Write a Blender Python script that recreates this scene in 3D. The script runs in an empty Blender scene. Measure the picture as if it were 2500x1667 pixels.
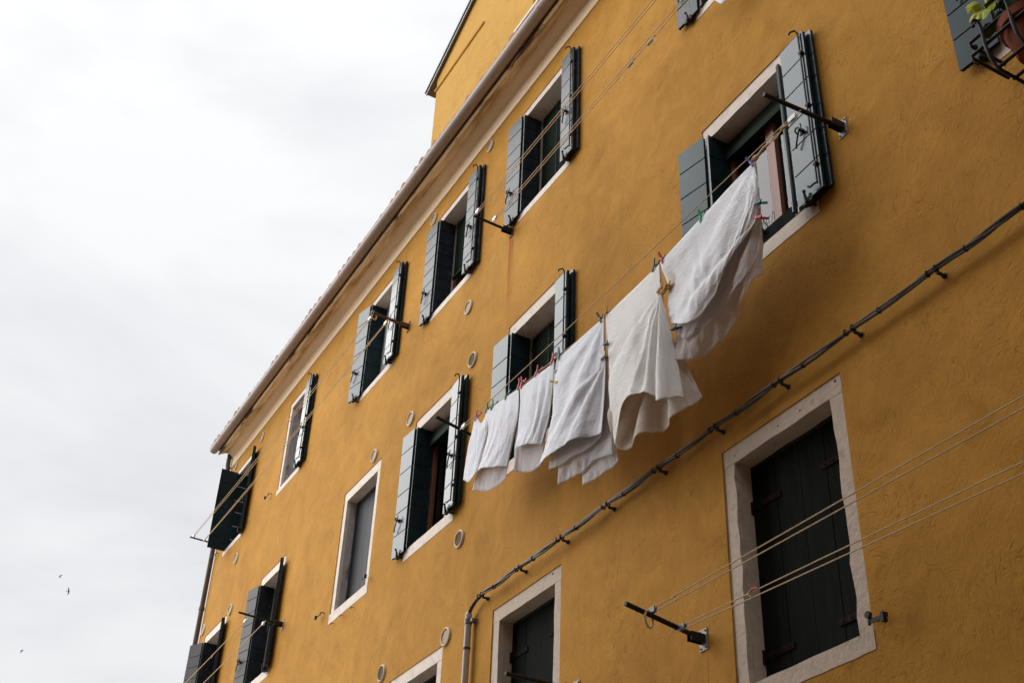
import bpy, bmesh, math, random
import numpy as np
from mathutils import Vector, Matrix, noise
R = math.radians
random.seed(7)
S = bpy.context.scene
COL = S.collection

# ------------------------------------------------------------------ camera
cam = bpy.data.cameras.new('camera'); camo = bpy.data.objects.new('camera', cam); COL.objects.link(camo)
CAM = Vector((0.0, -5.2, 1.6))
right = Vector((0.485022, 0.873652, 0.038552)); down = Vector((-0.482351, 0.304037, -0.821522)); fwd = Vector((-0.729445, 0.379861, 0.568872))
up = -down; back = -fwd
camo.matrix_world = Matrix(((right.x, up.x, back.x, CAM.x), (right.y, up.y, back.y, CAM.y), (right.z, up.z, back.z, CAM.z), (0, 0, 0, 1)))
cam.sensor_width = 36; cam.lens = 44.04; cam.clip_start = 0.1; cam.clip_end = 3000
S.camera = camo

# ------------------------------------------------------------------ overcast sky
SUN_DIR = Vector((0.74, 0.52, -0.54)).normalized()      # the way the light travels
w = bpy.data.worlds.new('World'); S.world = w; w.use_nodes = True
nt = w.node_tree; nt.nodes.clear()
def wn(t, **k):
    n = nt.nodes.new(t)
    for a, b in k.items(): setattr(n, a, b)
    return n
out = wn('ShaderNodeOutputWorld'); bg = wn('ShaderNodeBackground')
sky = wn('ShaderNodeTexSky', sky_type='NISHITA', sun_disc=False)
sky.sun_elevation = math.asin(-SUN_DIR.z); sky.sun_rotation = math.atan2(-SUN_DIR.x, -SUN_DIR.y)
tc = wn('ShaderNodeTexCoord')
mp = wn('ShaderNodeMapping'); mp.inputs['Scale'].default_value = (1.0, 1.0, 2.2); mp.inputs['Location'].default_value = (3.1, 1.7, .4)
nz = wn('ShaderNodeTexNoise'); nz.inputs['Scale'].default_value = 2.6; nz.inputs['Detail'].default_value = 7; nz.inputs['Roughness'].default_value = .55; nz.inputs['Distortion'].default_value = .35
cr = wn('ShaderNodeValToRGB')
cr.color_ramp.elements[0].position = .32; cr.color_ramp.elements[0].color = (.83, .845, .865, 1)
cr.color_ramp.elements[1].position = .58; cr.color_ramp.elements[1].color = (1.04, 1.04, 1.045, 1)
sep = wn('ShaderNodeSeparateXYZ')
el = wn('ShaderNodeMapRange'); el.inputs['From Min'].default_value = 0; el.inputs['From Max'].default_value = 1
el.inputs['To Min'].default_value = .74; el.inputs['To Max'].default_value = 1.16
mul = wn('ShaderNodeMix', data_type='RGBA', blend_type='MULTIPLY'); mul.inputs['Factor'].default_value = 1
skm = wn('ShaderNodeMix', data_type='RGBA', blend_type='MULTIPLY'); skm.inputs['Factor'].default_value = 1; skm.inputs['B'].default_value = (.1, .1, .1, 1)
mix = wn('ShaderNodeMix', data_type='RGBA'); mix.inputs['Factor'].default_value = .94
L_ = nt.links.new
L_(tc.outputs['Generated'], mp.inputs['Vector']); L_(mp.outputs['Vector'], nz.inputs['Vector']); L_(nz.outputs['Fac'], cr.inputs['Fac'])
L_(tc.outputs['Generated'], sep.inputs['Vector']); L_(sep.outputs['Z'], el.inputs['Value'])
cx = wn('ShaderNodeCombineXYZ')
for i in range(3): L_(el.outputs['Result'], cx.inputs[i])
# unseen sunward, street-side sky raised to light the wall; sky in view kept dimmer
dt = wn('ShaderNodeVectorMath', operation='DOT_PRODUCT'); dt.inputs[1].default_value = Vector((-.25, -.85, .46)).normalized()
L_(tc.outputs['Generated'], dt.inputs[0])
br = wn('ShaderNodeMapRange'); br.interpolation_type = 'SMOOTHSTEP'; br.inputs['From Min'].default_value = .47; br.inputs['From Max'].default_value = .90
br.inputs['To Min'].default_value = .595; br.inputs['To Max'].default_value = 1.40
L_(dt.outputs['Value'], br.inputs['Value'])
m2 = wn('ShaderNodeVectorMath', operation='SCALE'); L_(cx.outputs['Vector'], m2.inputs[0]); L_(br.outputs['Result'], m2.inputs['Scale'])
L_(cr.outputs['Color'], mul.inputs['A']); L_(m2.outputs['Vector'], mul.inputs['B'])
L_(sky.outputs['Color'], skm.inputs['A'])
L_(skm.outputs['Result'], mix.inputs['A']); L_(mul.outputs['Result'], mix.inputs['B'])
L_(mix.outputs['Result'], bg.inputs['Color']); bg.inputs['Strength'].default_value = 1.0
L_(bg.outputs['Background'], out.inputs['Surface'])

sun = bpy.data.lights.new('sun', 'SUN'); suno = bpy.data.objects.new('sun', sun); COL.objects.link(suno)
sun.energy = 1.5; sun.angle = R(46); sun.color = (1.0, .98, .945)
suno.rotation_euler = SUN_DIR.to_track_quat('-Z', 'Y').to_euler(); suno.location = (-20, -20, 30)

S.view_settings.view_transform = 'Standard'; S.view_settings.look = 'None'; S.view_settings.exposure = 0.70; S.view_settings.gamma = 1.0
S.view_settings.use_curve_mapping = False

# ------------------------------------------------------------------ mesh helpers
class MB:
    def __init__(s): s.v = []; s.f = []
    def add(s, vs, fs):
        o = len(s.v); s.v += [tuple(p) for p in vs]; s.f += [tuple(i + o for i in f) for f in fs]; return s
    def box(s, x0, x1, y0, y1, z0, z1):
        if x0 > x1: x0, x1 = x1, x0
        if y0 > y1: y0, y1 = y1, y0
        if z0 > z1: z0, z1 = z1, z0
        return s.add([(x0,y0,z0),(x1,y0,z0),(x1,y1,z0),(x0,y1,z0),(x0,y0,z1),(x1,y0,z1),(x1,y1,z1),(x0,y1,z1)],
                     [(0,3,2,1),(4,5,6,7),(0,1,5,4),(1,2,6,5),(2,3,7,6),(3,0,4,7)])
    def obox(s, o, U, V, W, u0, u1, v0, v1, w0, w1):
        o = Vector(o); P = [o + U*a + V*b + W*c for c in (w0, w1) for a, b in ((u0,v0),(u1,v0),(u1,v1),(u0,v1))]
        flip = U.cross(V).dot(W) < 0
        F = [(0,3,2,1),(4,5,6,7),(0,1,5,4),(1,2,6,5),(2,3,7,6),(3,0,4,7)]
        return s.add(P, [tuple(reversed(f)) for f in F] if flip else F)
    def tube(s, pts, r, seg=8, caps=True):
        P = [Vector(p) for p in pts]; n = len(P); rs = r if isinstance(r, (list, tuple)) else [r]*n
        T = [(P[min(i+1, n-1)] - P[max(i-1, 0)]).normalized() for i in range(n)]
        a = Vector((0,0,1)) if abs(T[0].z) < .9 else Vector((1,0,0))
        N = (a - T[0]*a.dot(T[0])).normalized(); vs = []
        for i in range(n):
            N = (N - T[i]*N.dot(T[i])).normalized(); B = T[i].cross(N)
            vs += [P[i] + (N*math.cos(2*math.pi*k/seg) + B*math.sin(2*math.pi*k/seg))*rs[i] for k in range(seg)]
        fs = [(i*seg+k, i*seg+(k+1)%seg, (i+1)*seg+(k+1)%seg, (i+1)*seg+k) for i in range(n-1) for k in range(seg)]
        if caps: fs += [tuple(reversed(range(seg))), tuple(range((n-1)*seg, n*seg))]
        return s.add(vs, fs)
    def lathe(s, o, axis, prof, seg=24):
        A = Vector(axis).normalized(); a = Vector((0,0,1)) if abs(A.z) < .9 else Vector((1,0,0))
        N = (a - A*a.dot(A)).normalized(); B = A.cross(N); o = Vector(o); vs = []
        for h, r in prof: vs += [o + A*h + (N*math.cos(2*math.pi*k/seg) + B*math.sin(2*math.pi*k/seg))*max(r, 1e-4) for k in range(seg)]
        return s.add(vs, [(i*seg+k, i*seg+(k+1)%seg, (i+1)*seg+(k+1)%seg, (i+1)*seg+k) for i in range(len(prof)-1) for k in range(seg)])
    def prof_x(s, prof, x0, x1, n=1, closed=True):
        # a (y,z) profile swept along X
        m = len(prof); vs = []
        for i in range(n+1):
            x = x0 + (x1-x0)*i/n; vs += [(x, y, z) for y, z in prof]
        fs = [(i*m+k, i*m+(k+1)%m, (i+1)*m+(k+1)%m, (i+1)*m+k) for i in range(n) for k in range(m if closed else m-1)]
        if closed: fs += [tuple(range(m)), tuple(reversed(range(n*m, (n+1)*m)))]
        return s.add(vs, fs)
    def build(s, name, mat, parent=None, smooth=False, bevel=0, solid=0, uv=None):
        me = bpy.data.meshes.new(name)
        o = wloc(parent) if parent else Vector((0,0,0))
        if parent is None and s.v:
            A = np.array(s.v); c = (A.min(0) + A.max(0))/2; o = Vector((c[0], c[1], A[:,2].min()))
        me.from_pydata([(a-o.x, b-o.y, c-o.z) for a, b, c in s.v], [], s.f); me.update()
        bm = bmesh.new(); bm.from_mesh(me); bmesh.ops.recalc_face_normals(bm, faces=bm.faces); bm.to_mesh(me); bm.free()
        if smooth:
            for p in me.polygons: p.use_smooth = True
            if smooth != 'all': me.set_sharp_from_angle(angle=R(40))
        ob = bpy.data.objects.new(name, me); COL.objects.link(ob)
        me.materials.append(mat)
        if parent: ob.parent = parent
        else: ob.location = o
        if bevel:
            b = ob.modifiers.new('bevel', 'BEVEL'); b.width = bevel; b.segments = 2; b.limit_method = 'ANGLE'
        if solid:
            b = ob.modifiers.new('solid', 'SOLIDIFY'); b.thickness = solid; b.offset = 0
        return ob
def wloc(o):
    l = Vector((0,0,0))
    while o: l = l + o.location; o = o.parent
    return l
def thing(name, label, cat, loc, group=None):
    o = bpy.data.objects.new(name, None); COL.objects.link(o); o.location = loc; o.empty_display_size = .2
    o['label'] = label; o['category'] = cat
    if group: o['group'] = group
    return o
def tag(o, label, cat, group=None):
    o['label'] = label; o['category'] = cat
    if group: o['group'] = group
    return o
def arc(c, r, a0, a1, n, U, V):
    c = Vector(c); return [c + U*(r*math.cos(R(a0+(a1-a0)*i/n))) + V*(r*math.sin(R(a0+(a1-a0)*i/n))) for i in range(n+1)]
X_, Y_, Z_ = Vector((1,0,0)), Vector((0,1,0)), Vector((0,0,1))

# ------------------------------------------------------------------ material helpers
def mat(name, base, rough=.6, var=.12, vscale=6, bump=0, bscale=30, metal=0, spec=.5, stain=None, sscale=3, slo=.5, shi=.7, bdist=.004, stretch=(1,1,1)):
    m = bpy.data.materials.new(name); m.use_nodes = True; t = m.node_tree; p = t.nodes['Principled BSDF']
    def N(k, **kw):
        n = t.nodes.new(k)
        for a, b in kw.items(): setattr(n, a, b)
        return n
    tc = N('ShaderNodeTexCoord'); mp = N('ShaderNodeMapping'); mp.inputs['Scale'].default_value = stretch
    t.links.new(tc.outputs['Object'], mp.inputs['Vector']); vec = mp.outputs['Vector']
    p.inputs['Roughness'].default_value = rough; p.inputs['Metallic'].default_value = metal; p.inputs['Specular IOR Level'].default_value = spec
    n = N('ShaderNodeTexNoise'); n.inputs['Scale'].default_value = vscale; n.inputs['Detail'].default_value = 6; n.inputs['Roughness'].default_value = .6
    t.links.new(vec, n.inputs['Vector'])
    c = N('ShaderNodeValToRGB'); c.color_ramp.elements[0].position = .3; c.color_ramp.elements[1].position = .7
    c.color_ramp.elements[0].color = (*[max(0, b*(1-var)) for b in base], 1); c.color_ramp.elements[1].color = (*[min(1, b*(1+var)) for b in base], 1)
    t.links.new(n.outputs['Fac'], c.inputs['Fac']); col = c.outputs['Color']
    if stain:
        n2 = N('ShaderNodeTexNoise'); n2.inputs['Scale'].default_value = sscale; n2.inputs['Detail'].default_value = 8; n2.inputs['Roughness'].default_value = .65
        t.links.new(vec, n2.inputs['Vector'])
        mr = N('ShaderNodeMapRange'); mr.inputs['From Min'].default_value = slo; mr.inputs['From Max'].default_value = shi
        t.links.new(n2.outputs['Fac'], mr.inputs['Value'])
        mx = N('ShaderNodeMix', data_type='RGBA'); t.links.new(mr.outputs['Result'], mx.inputs['Factor']); t.links.new(col, mx.inputs['A']); mx.inputs['B'].default_value = (*stain, 1)
        col = mx.outputs['Result']
    t.links.new(col, p.inputs['Base Color'])
    if bump:
        n3 = N('ShaderNodeTexNoise'); n3.inputs['Scale'].default_value = bscale; n3.inputs['Detail'].default_value = 5
        t.links.new(vec, n3.inputs['Vector'])
        b = N('ShaderNodeBump'); b.inputs['Strength'].default_value = bump; b.inputs['Distance'].default_value = bdist
        t.links.new(n3.outputs['Fac'], b.inputs['Height']); t.links.new(b.outputs['Normal'], p.inputs['Normal'])
    return m

M = {}
def stucco(name, streaks=True, lo=(.34,.158,.017), hi=(.565,.281,.047)):
    m = bpy.data.materials.new(name); m.use_nodes = True; t = m.node_tree; p = t.nodes['Principled BSDF']
    K = t.links.new
    def N(k, **kw):
        n = t.nodes.new(k)
        for a, b in kw.items(): setattr(n, a, b)
        return n
    def mth(op, a, b=None, c=None, clamp=False):
        n = N('ShaderNodeMath', operation=op); n.use_clamp = clamp
        for i, v in enumerate((a, b, c)):
            if v is None: continue
            if isinstance(v, (int, float)): n.inputs[i].default_value = v
            else: K(v, n.inputs[i])
        return n.outputs[0]
    def noise_(sc, det=5, dist=0, rough=.55, stretch=(1,1,1), rot=0):
        mp = N('ShaderNodeMapping'); mp.inputs['Scale'].default_value = stretch; mp.inputs['Rotation'].default_value = (0, rot, 0)
        K(pos, mp.inputs['Vector']); n = N('ShaderNodeTexNoise')
        n.inputs['Scale'].default_value = sc; n.inputs['Detail'].default_value = det; n.inputs['Distortion'].default_value = dist; n.inputs['Roughness'].default_value = rough
        K(mp.outputs['Vector'], n.inputs['Vector']); return n.outputs['Fac']
    pos = N('ShaderNodeNewGeometry').outputs['Position']
    big = noise_(.45, 5, .5); mid = noise_(2.4, 7, 1.2, .62); fine = noise_(70, 3)
    v = mth('ADD', mth('MULTIPLY', big, .55), mth('MULTIPLY', mid, .45))
    v = mth('ADD', mth('MULTIPLY', v, .86), mth('MULTIPLY', fine, .14))
    c = N('ShaderNodeValToRGB'); c.color_ramp.elements[0].position = .33; c.color_ramp.elements[1].position = .66
    c.color_ramp.elements[0].color = (*lo, 1); c.color_ramp.elements[1].color = (*hi, 1); K(v, c.inputs['Fac'])
    col = c.outputs['Color']
    # arched trowel marks
    r1 = noise_(2.6, 2.5, 2.6, .5, (1, 1, 1.3), .5); r2 = noise_(4.6, 2, 2.0, .5, (1.4, 1, .8), -.6)
    rid = mth('SUBTRACT', 1, mth('MULTIPLY', mth('ABSOLUTE', mth('SUBTRACT', r1, .5)), 46), clamp=True)
    rid2 = mth('SUBTRACT', 1, mth('MULTIPLY', mth('ABSOLUTE', mth('SUBTRACT', r2, .52)), 40), clamp=True)
    msk = mth('MULTIPLY', mth('SUBTRACT', noise_(1.7, 3), .47), 9, clamp=True); msk2 = mth('MULTIPLY', mth('SUBTRACT', noise_(2.3, 3, 0, .5, (1,1,1), 1.1), .5), 9, clamp=True)
    st = mth('ADD', mth('MULTIPLY', rid, msk), mth('MULTIPLY', rid2, msk2), clamp=True)
    st = mth('MULTIPLY', st, mth('MULTIPLY', mth('SUBTRACT', noise_(22, 4), .32), 3, clamp=True))
    def over(col, fac, rgb):
        mx = N('ShaderNodeMix', data_type='RGBA'); K(fac, mx.inputs['Factor']); K(col, mx.inputs['A']); mx.inputs['B'].default_value = (*rgb, 1); return mx.outputs['Result']
    col = over(col, mth('MULTIPLY', st, .52), (.22, .080, .009))
    # darker damp blotches and paler worn patches
    bl = mth('MULTIPLY', mth('SUBTRACT', noise_(1.1, 8, 1.6, .68), .55), 5, clamp=True); pl = mth('MULTIPLY', mth('SUBTRACT', noise_(.8, 8, 1.2, .7, (1,1,.7), .3), .57), 5, clamp=True)
    col = over(col, mth('MULTIPLY', bl, .34), (.30, .125, .016)); col = over(col, mth('MULTIPLY', pl, .20), (.70, .42, .12))
    ru = mth('MULTIPLY', mth('SUBTRACT', noise_(5.0, 6, .4, .6, (2.2,1,.16)), .56), 5, clamp=True)      # faint rain runs
    col = over(col, mth('MULTIPLY', ru, .16), (.27, .115, .018))
    sp = N('ShaderNodeSeparateXYZ'); K(pos, sp.inputs[0]); x, z = sp.outputs['X'], sp.outputs['Z']
    if streaks:
        wob = mth('MULTIPLY', mth('SUBTRACT', noise_(3.0, 4, 0, .5, (.01, 1, 1)), .5), .035)
        for x0, w_, z0, z1, rgb, k in ((-10.14,.050,10.98,9.9,(.36,.095,.004),.95),(-10.085,.018,10.98,10.45,(.12,.030,.004),.9),(-10.15,.014,10.98,10.3,(.14,.035,.004),.8),(-10.11,.09,10.95,9.3,(.40,.135,.010),.6),
                                       (-4.80,.0045,8.2,6.66,(.22,.09,.02),.75),(-6.80,.010,4.86,4.2,(.12,.06,.015),.6),(-10.97,.006,7.3,6.7,(.3,.13,.03),.5),(-16.66,.006,8.3,7.4,(.3,.13,.03),.6),
                                       (-7.25,.16,4.75,3.9,(.28,.11,.02),.35),(-12.42,.02,7.7,7.2,(.34,.16,.04),.4),(-9.95,.03,11.05,10.6,(.4,.2,.05),.3)):
            d = mth('ABSOLUTE', mth('SUBTRACT', mth('ADD', x, wob), x0))
            a = mth('SUBTRACT', 1, mth('DIVIDE', d, w_), clamp=True)
            b = mth('MULTIPLY', mth('SUBTRACT', z0, z), 12, clamp=True); e = mth('DIVIDE', mth('SUBTRACT', z, z1), (z0-z1)*.8, clamp=True)
            f = mth('MULTIPLY', mth('MULTIPLY', a, b), mth('MULTIPLY', e, k))
            col = over(col, f, rgb)
    K(col, p.inputs['Base Color'])
    p.inputs['Roughness'].default_value = .92; p.inputs['Specular IOR Level'].default_value = .2
    h = mth('ADD', mth('MULTIPLY', noise_(46, 4), .75), mth('MULTIPLY', mth('ADD', mth('MULTIPLY', noise_(9, 5, 1.2), 1.0), mth('MULTIPLY', noise_(2.2, 3, .8), 1.6)), 1.0))
    h = mth('SUBTRACT', h, mth('MULTIPLY', st, .55))
    b = N('ShaderNodeBump'); b.inputs['Strength'].default_value = .5; b.inputs['Distance'].default_value = .009
    K(h, b.inputs['Height']); K(b.outputs['Normal'], p.inputs['Normal'])
    return m

M['wall'] = stucco('ochre_stucco')
M['dormer'] = stucco('dormer_stucco', False, (.465,.249,.045), (.57,.323,.071))
M['stone'] = mat('istrian_stone', (.70,.61,.53), .8, .10, 9, .5, 38, stain=(.44,.38,.33), sscale=8, slo=.54, shi=.76)
M['stone_worn'] = mat('worn_stone', (.53,.435,.345), .85, .18, 9, .8, 30, stain=(.36,.295,.235), sscale=9, slo=.54, shi=.70, bdist=.008)
M['reveal_dirty'] = mat('dirty_reveal', (.44,.42,.40), .9, .25, 12, .9, 40, stain=(.05,.04,.03), sscale=4, slo=.54, shi=.68, bdist=.006, stretch=(1,1,.5))
M['reveal'] = mat('reveal_plaster', (.50,.47,.44), .9, .12, 6, .4, 40)
M['green'] = mat('glossy_green_paint', (.012,.023,.027), .24, .2, 5, .05, 14, spec=.158)
M['green'].node_tree.nodes['Principled BSDF'].inputs['Specular Tint'].default_value = (.74, .92, 1.0, 1)
M['green_worn'] = mat('flaking_blue_black_paint', (.020,.025,.033), .36, .35, 8, .6, 26, spec=.11, stain=(.22,.24,.25), sscale=20, slo=.63, shi=.74, stretch=(1,1,.4), bdist=.005)
M['brown_worn'] = mat('weathered_brown_paint', (.020,.015,.012), .62, .3, 8, .6, 30, stain=(.13,.10,.085), sscale=20, slo=.68, shi=.8, stretch=(1,1,.3))
M['groove'] = mat('shadow_gap_wood', (.008,.010,.010), .8)
M['iron'] = mat('black_iron', (.012,.011,.012), .6, .3, 30, .2, 60, spec=.25)
M['iron_rusty'] = mat('dark_rusted_iron', (.016,.011,.010), .9, .4, 25, .5, 70, spec=.06, stain=(.05,.024,.016), sscale=18, slo=.56, shi=.72)
M['rust'] = mat('rusty_iron', (.11,.045,.025), .8, .35, 25, .4, 70, stain=(.05,.025,.02), sscale=30)
M['gutter'] = mat('brown_gutter_paint', (.335,.245,.195), .5, .18, 3, .12, 40, stain=(.46,.36,.29), sscale=1.2, slo=.5, shi=.75, stretch=(.25,1,1))
M['fascia'] = mat('cream_fascia', (.90,.70,.47), .85, .08, 3, .2, 40, stain=(.75,.55,.33), sscale=1.5, slo=.55, shi=.8, stretch=(.3,1,1))
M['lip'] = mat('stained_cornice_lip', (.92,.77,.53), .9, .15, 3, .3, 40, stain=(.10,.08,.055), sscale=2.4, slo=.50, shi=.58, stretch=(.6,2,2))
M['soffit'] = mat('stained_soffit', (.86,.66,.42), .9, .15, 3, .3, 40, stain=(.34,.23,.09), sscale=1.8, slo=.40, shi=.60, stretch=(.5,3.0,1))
M['cove'] = mat('cornice_cove', (.88,.66,.43), .9, .12, 2, .2, 40, stretch=(.3,1,1))
M['tile'] = mat('terracotta_tile', (.30,.10,.05), .85, .35, 8, .5, 30, stain=(.10,.09,.05), sscale=4, slo=.5, shi=.65)
M['slate'] = mat('dark_metal_flashing', (.14,.145,.135), .5, .15, 4, .1, 20)
M['white_metal'] = mat('white_flashing', (.55,.50,.42), .6, .15, 6)
M['pipe'] = mat('brown_downpipe', (.10,.055,.035), .5, .2, 4)
M['vent'] = mat('cream_vent_plastic', (.62,.52,.36), .6, .1, 8)
M['vent_dark'] = mat('vent_grille', (.24,.17,.09), .8, .2, 20)
M['vent_blank'] = mat('vent_cover_plate', (.36,.265,.16), .75, .15, 8)
M['blind'] = mat('green_roller_blind', (.004,.016,.008), .8, .2, 8, spec=.15)
M['wood'] = mat('varnished_brown_wood', (.16,.060,.022), .4, .25, 10, .1, 30, stretch=(4,4,.5))
M['redwood'] = mat('terracotta_brown_frame', (.235,.085,.045), .5, .15, 10, stretch=(4,4,.5))
def glassmat():
    m = bpy.data.materials.new('window_glass'); m.use_nodes = True; t = m.node_tree; t.nodes.clear()
    o = t.nodes.new('ShaderNodeOutputMaterial'); mx = t.nodes.new('ShaderNodeMixShader'); a = t.nodes.new('ShaderNodeBsdfTransparent'); g = t.nodes.new('ShaderNodeBsdfGlossy'); f = t.nodes.new('ShaderNodeFresnel')
    a.inputs[0].default_value = (.45, .52, .50, 1); g.inputs['Roughness'].default_value = .03; f.inputs['IOR'].default_value = 1.34
    t.links.new(f.outputs[0], mx.inputs[0]); t.links.new(a.outputs[0], mx.inputs[1]); t.links.new(g.outputs[0], mx.inputs[2]); t.links.new(mx.outputs[0], o.inputs['Surface']); return m
M['glass'] = glassmat()
M['curtain'] = mat('white_net_curtain', (.38,.40,.40), .95, .14, 3, .3, 12, stretch=(9,9,.3))
M['greyboard'] = mat('grey_inner_shutter', (.024,.026,.031), .65, .2, 8, .2, 20, spec=.2, stretch=(6,6,.6))
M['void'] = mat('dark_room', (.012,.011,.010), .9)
M['rope'] = mat('hemp_cord', (.66,.50,.31), .9, .15, 60, .5, 160)
M['cable'] = mat('grey_cable', (.075,.062,.050), .5, .25, 6)
M['clip'] = mat('black_cable_tie', (.008,.008,.008), .6)
M['conduit'] = mat('pale_grey_conduit', (.40,.355,.315), .55, .06, 5)
M['tape'] = mat('grey_tape', (.12,.125,.14), .5)
M['pulley'] = mat('white_pulley', (.62,.62,.58), .4, .1, 20)
M['brass'] = mat('brass_hook', (.55,.43,.14), .4, metal=.6)
M['steel'] = mat('galvanised_plate', (.30,.285,.26), .6, .3, 20, metal=.2)
M['pot'] = mat('terracotta_pot', (.21,.052,.022), .8, .2, 8, spec=.2)
M['leaf'] = mat('yellow_green_leaf', (.36,.42,.008), .7, .3, 12)
M['leaf2'] = mat('deep_green_leaf', (.06,.14,.02), .5, .3, 12)
M['sticker'] = mat('white_sticker', (.62,.62,.60), .6, .3, 60)
M['bird'] = mat('dark_feathers', (.012,.011,.014), .8)
M['pave'] = mat('grey_paving', (.23,.21,.185), .85, .2, 2, .3, 20)
M['opp'] = mat('neighbour_plaster', (.20,.105,.05), .9, .15, 1.2, .3, 30)

# ------------------------------------------------------------------ ground and the house across the lane
g = MB().add([(-400,-400,0),(400,-400,0),(400,400,0),(-400,400,0)], [(0,1,2,3)]).build('pavement', M['pave']); g['kind'] = 'structure'
opp = thing('neighbour_house', 'plain brown rendered house across the lane behind the viewer', 'house', (4, -7, 0))
OX0, OX1, OY, OH = -13.5, 22.0, -6.3, 13.8
MB().box(OX0, OX1, OY-9, OY, 0.0, OH).build('wall', M['opp'], opp)
MB().add([(OX0,OY+.02,OH),(OX1,OY+.02,OH),(OX1,OY-4.5,OH+.5),(OX0,OY-4.5,OH+.5),(OX0,OY-9.3,OH),(OX1,OY-9.3,OH)],[(0,1,2,3),(3,2,5,4),(0,3,4),(1,5,2)]).build('roof', M['tile'], opp)
for i in range(6):
    x = OX0 + 2 + i*4.6
    for z in (4.6, 8.2): MB().box(x, x+1.1, OY+.002, OY+.03, z, z+1.8).build('window', M['void'], opp)

# ------------------------------------------------------------------ the ochre house
B = thing('ochre_house', 'tall ochre yellow stuccoed house with stone framed windows and dark shutters', 'house', (-8, 0, 0))
XL, XR, ZT = -21.45, 6.0, 13.13
TOP, MID, BOT = (11.07, 12.82, 11.16, 12.72), (7.73, 9.62, 7.86, 9.475), (4.38, 6.32, 4.50, 6.18)
WIN = dict(T1=(TOP,-6.44,-5.2), T2=(TOP,-9.98,-8.82), T3=(TOP,-12.33,-11.16), T4=(TOP,-14.64,-13.5), T5=(TOP,-18.1,-17.05), T6=(TOP,-20.9,-19.85),
           M0=(MID,-3.47,-2.2), M1=(MID,-6.49,-5.18), M2=(MID,-10.07,-8.85), M3=(MID,-12.46,-11.18), M4=(MID,-14.76,-13.52), M5=(MID,-18.17,-17.05), M6=(MID,-21.07,-19.85),
           B1=(BOT,-6.5,-5.19), B2=(BOT,-10.12,-8.84), B3=(BOT,-12.52,-11.2))
# wall sheet with openings: cells of a rectangular partition
zs = sorted({0.0, ZT+.25, *[v for r in (TOP, MID, BOT) for v in r[:2]]})
mb = MB()
for z0, z1 in zip(zs, zs[1:]):
    holes = sorted((a, b) for r, a, b in WIN.values() if r[0] <= z0 + 1e-6 and r[1] >= z1 - 1e-6)
    x = XL
    for a, b in holes + [(XR, XR)]:
        if a > x: mb.add([(x,0,z0),(a,0,z0),(a,0,z1),(x,0,z1)], [(0,1,2,3)])
        x = b
for r, a, b in WIN.values():                                        # plaster edge round each stone frame
    z0, z1 = r[:2]
    q = [(a,z0),(b,z0),(b,z1),(a,z1)]
    for i in range(4):
        (xa, za), (xb, zb) = q[i], q[(i+1)%4]
        mb.add([(xa,0,za),(xb,0,zb),(xb,.03,zb),(xa,.03,za)], [(0,1,2,3)])
mb.add([(XL,0,0),(XL,9,0),(XL,9,ZT+.25),(XL,0,ZT+.25)], [(0,1,2,3)])
mb.add([(XR,0,0),(XR,9,0),(XR,9,ZT+.25),(XR,0,ZT+.25)], [(0,1,2,3)])
mb.add([(XL,9,0),(XR,9,0),(XR,9,ZT+.25),(XL,9,ZT+.25)], [(0,1,2,3)])
mb.add([(XL,.004,ZT+.25),(XR,.004,ZT+.25),(XR,9,ZT+.25),(XL,9,ZT+.25)], [(0,1,2,3)])
mb.add([(XL+.01,1.25,0),(XR-.01,1.25,0),(XR-.01,1.25,ZT+.24),(XL+.01,1.25,ZT+.24)], [(0,1,2,3)])
wall = mb.build('wall', M['wall'], B)

def ragged(x0, x1, z0, z1, y0, y1, horiz, jag=(.004,.004), seed=0, n=14):
    # a stone bar whose two long edges wander a little; y0 front, y1 back
    vs = []; fs = []
    for i in range(n+1):
        f = i/n
        j0 = jag[0]*noise.noise(Vector((f*9+seed, seed*1.7, 0)))*1.6; j1 = jag[1]*noise.noise(Vector((f*9+seed, seed*1.7, 5)))*1.6
        if horiz: a, b = (x0+(x1-x0)*f, z0+j0), (x0+(x1-x0)*f, z1+j1)
        else: a, b = (x0+j0, z0+(z1-z0)*f), (x1+j1, z0+(z1-z0)*f)
        vs += [(a[0],y0,a[1]),(b[0],y0,b[1]),(b[0],y1,b[1]),(a[0],y1,a[1])]
    for i in range(n):
        o = i*4
        for k in range(4): fs.append((o+k, o+(k+1)%4, o+4+(k+1)%4, o+4+k))
    fs += [(0,1,2,3), tuple(n*4+k for k in (3,2,1,0))]
    return vs, fs

def leaf(hx, hy, d, ang, wd, z0, z1, mt, n=6, th=.03, perp=False):
    # one board shutter leaf; d = +1 opens to the right, -1 to the left, ang = how far its free edge stands off the wall
    if perp: u = Vector((0, 1, 0)); nn = Vector((1, 0, 0))
    else:
        u = Vector((d*math.cos(R(ang)), -math.sin(R(ang)), 0)); nn = Vector((u.y*d, -u.x*d, 0))
        if nn.y > 0: nn = -nn
    o = Vector((hx, hy, 0)); mb = MB()
    mb.obox(o, u, nn, Z_, .003, wd-.003, -th, -.006, z0+.004, z1-.004)
    hts = [1 + .12*math.sin(i*2.3 + hx) for i in range(n)]; tot = sum(hts); z = z0
    for i, h in enumerate(hts):
        hh = (z1-z0)*h/tot
        mb.obox(o, u, nn, Z_, 0, wd, -.0055, 0, z + (.007 if i else 0), z + hh - (.007 if i < n-1 else 0)); z += hh
    s = mb.build('shutter', mt, B)
    s['_u'] = [*u]; s['_n'] = [*nn]; s['_o'] = [*o]
    return s, o, u, nn

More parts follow.
